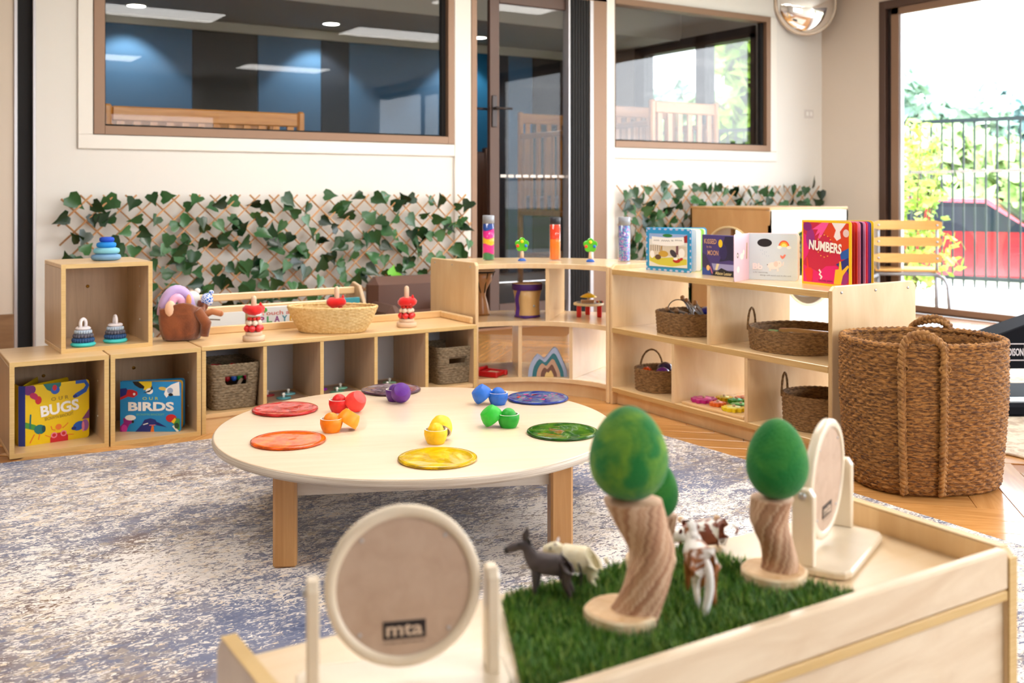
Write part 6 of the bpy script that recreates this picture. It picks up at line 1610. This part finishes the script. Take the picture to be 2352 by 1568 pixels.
def felt_tree(label, bx, by, bw, trunk_px, crown, fm, seed):
    base = gp(bx, by, GT); d = dep(base); s_ = d / FPX
    t = thing('felt_tree', label, 'toy tree', (base.x, base.y, GT), group='felt toy trees')
    r = bw * s_ / 2; n = 28; rg = random.Random(seed)
    P = [(r * (1 + .03 * math.sin(3 * a + seed) + rg.uniform(-.012, .012)) * math.cos(a), r * (1 + .03 * math.sin(2 * a) + rg.uniform(-.012, .012)) * math.sin(a)) for a in [2 * PI * i / n for i in range(n)]]
    hb = .0225
    B().prism(P, 0, hb, c=.002).obj('base_slice', SLSIDE, t); B().prism([(x * .93, y * .93) for x, y in P], hb, hb + .0006).obj('cut_face', SLICE, t)
    pts = px_path(trunk_px, base)
    C_ = smooth_path([p for p, w in pts], 8); W = np.interp(np.linspace(0, 1, len(C_)), np.linspace(0, 1, len(pts)), [w / 2 for p, w in pts])
    vs, fs, m = [], [], 60
    mis = []; tone = [rg.choice((0, 0, 1, 1, 2, 3)) for _ in range(m)]
    for j, c in enumerate(C_):
        z = c.z - GT if j else hb
        for i in range(m):
            a = 2 * PI * i / m; tw = a - j * .075
            k = 1 + .06 * math.sin(3 * tw + seed) + .02 * math.sin(7 * tw)
            vs.append((c.x + W[j] * k * math.cos(a), c.y + W[j] * k * math.sin(a), z))
    for j in range(len(C_) - 1):
        for i in range(m): k = (i + 1) % m; fs.append((j * m + i, j * m + k, (j + 1) * m + k, (j + 1) * m + i)); mis.append(tone[int(round(i - j * .075 * m / (2 * PI))) % m])
    fs += [tuple(range(m))[::-1], tuple((len(C_) - 1) * m + i for i in range(m))]; mis += [0, 0]
    tb = B().add(vs, fs, 0, True); tb.m = mis; tb.obj('trunk', TRUNKS, t)
    cx, cy0, cy1, cw = crown
    top, bot = gd(cx, cy0, d), gd(cx, cy1, d); h = (top.z - bot.z); rx = cw * s_ / 2
    prof = [(0, 0)] + [(rx * .985 * math.sin(a) * (1 + .16 * math.cos(a)), h * (1 - math.cos(a)) / 2) for a in np.linspace(.15, PI - .12, 22)] + [(0, h)]
    B().lathe(prof, 36, T(bot.x - base.x, bot.y - base.y, bot.z - GT)).obj('crown', fm, t)
    return t
felt_tree('tallest felt tree, its crown over the round table', 1428, 1437, 174, [(1446, 1432, 132), (1466, 1385, 108), (1488, 1320, 104), (1496, 1262, 106), (1478, 1205, 118), (1452, 1146, 134)], (1444, 932, 1146, 182), FELT, 1)
felt_tree('felt tree in front of the small round mirror', 1777, 1342, 152, [(1790, 1335, 90), (1793, 1290, 80), (1782, 1245, 76), (1766, 1200, 84), (1776, 1142, 96)], (1785, 961, 1144, 141), FELT2, 2)
felt_tree('felt tree mostly hidden behind the tallest one', 1494, 1313, 118, [(1500, 1308, 62), (1512, 1270, 54), (1520, 1230, 52), (1524, 1182, 60)], (1516, 1062, 1188, 84), FELT2, 3)

# round table mirrors seen from the back
def table_mirror(label, c2, ang, r, zc, tilt, post_h, base_w, base_d):
    t = thing('table_mirror', label, 'mirror', (c2[0], c2[1], GZ), ang, group='round tabletop mirrors')
    bt = .012
    P = [(-base_w / 2 + .02, -base_d / 2), (base_w / 2 - .02, -base_d / 2), (base_w / 2 - .006, -base_d / 2 + .006), (base_w / 2, -base_d / 2 + .02), (base_w / 2, base_d / 2 - .02), (base_w / 2 - .02, base_d / 2), (-base_w / 2 + .02, base_d / 2), (-base_w / 2, base_d / 2 - .02), (-base_w / 2, -base_d / 2 + .02), (-base_w / 2 + .006, -base_d / 2 + .006)]
    B().prism(P, 0, bt, c=.003).obj('base', MAPLE_W, t)
    for s_ in (-1, 1):
        x = s_ * (r + .0125)
        pr = [(-.016, 0), (.016, 0), (.016, post_h - .012), (.009, post_h - .002), (-.009, post_h - .002), (-.016, post_h - .012)]
        p = B().prism(pr, -.007, .007, T(x, 0, bt) @ R(PI / 2, 'Z') @ R(PI / 2, 'X'), c=.002).obj('upright', MAPLE_W, t)
        B().lathe([(0, 0), (.0055, 0), (.0055, .003), (.003, .004), (0, .004)], 14, T(x + s_ * .007, 0, zc - GZ) @ R(s_ * PI / 2, 'Y')).obj('screw', STEEL, p)
    M = T(0, 0, zc - GZ) @ R(tilt, 'X') @ R(PI / 2, 'X')
    f = B().lathe([(r * .86, -.007), (r - .002, -.007), (r, -.005), (r, .005), (r - .002, .007), (r * .86, .007), (r * .86, -.007)], 64, M)
    fo = f.obj('ring_frame', MAPLE_W, t)
    B().cyl(r * .872, .0012, .0052, 64, M=M, sm=False).obj('backing', MDF, t)
    B().cyl(r * .872, -.0045, .001, 64, M=M, sm=False).obj('mirror_glass', MIRROR, t)
    for a in (math.radians(48), math.radians(132), math.radians(225), math.radians(315)): B().lathe([(.0022, .0052), (.0018, .0062), (0, .0064)], 8, M @ T(r * .80 * math.cos(a), r * .80 * math.sin(a), 0)).obj('screw', STEEL, fo)
    # name stamp on the backing
    MM = T(0, 0, zc - GZ) @ R(tilt, 'X') @ T(0, -.0056, 0)
    pl = B().box(-.0235, .0235, -.0006, 0, -.0560, -.0370, 0, M=MM).obj('stamp', K(30, 24, 30), t)
    letter(pl, 'mta', 0, -.0465, .040, .013, K(214, 190, 168), -.0008, .02, M=MM); letter(pl, 'modern teaching aids', 0, -.0600, .045, .003, K(60, 50, 50), -.0006, M=MM)
    return t
table_mirror('round tabletop mirror turned away, nearest the viewer', (.504, 1.024), math.radians(-20), .0865, .5645, math.radians(-5), .118, .235, .10)
table_mirror('round tabletop mirror turned away at the far end of the tray', (1.236, 1.066), math.radians(25), .090, .563, math.radians(2), .112, .22, .13)
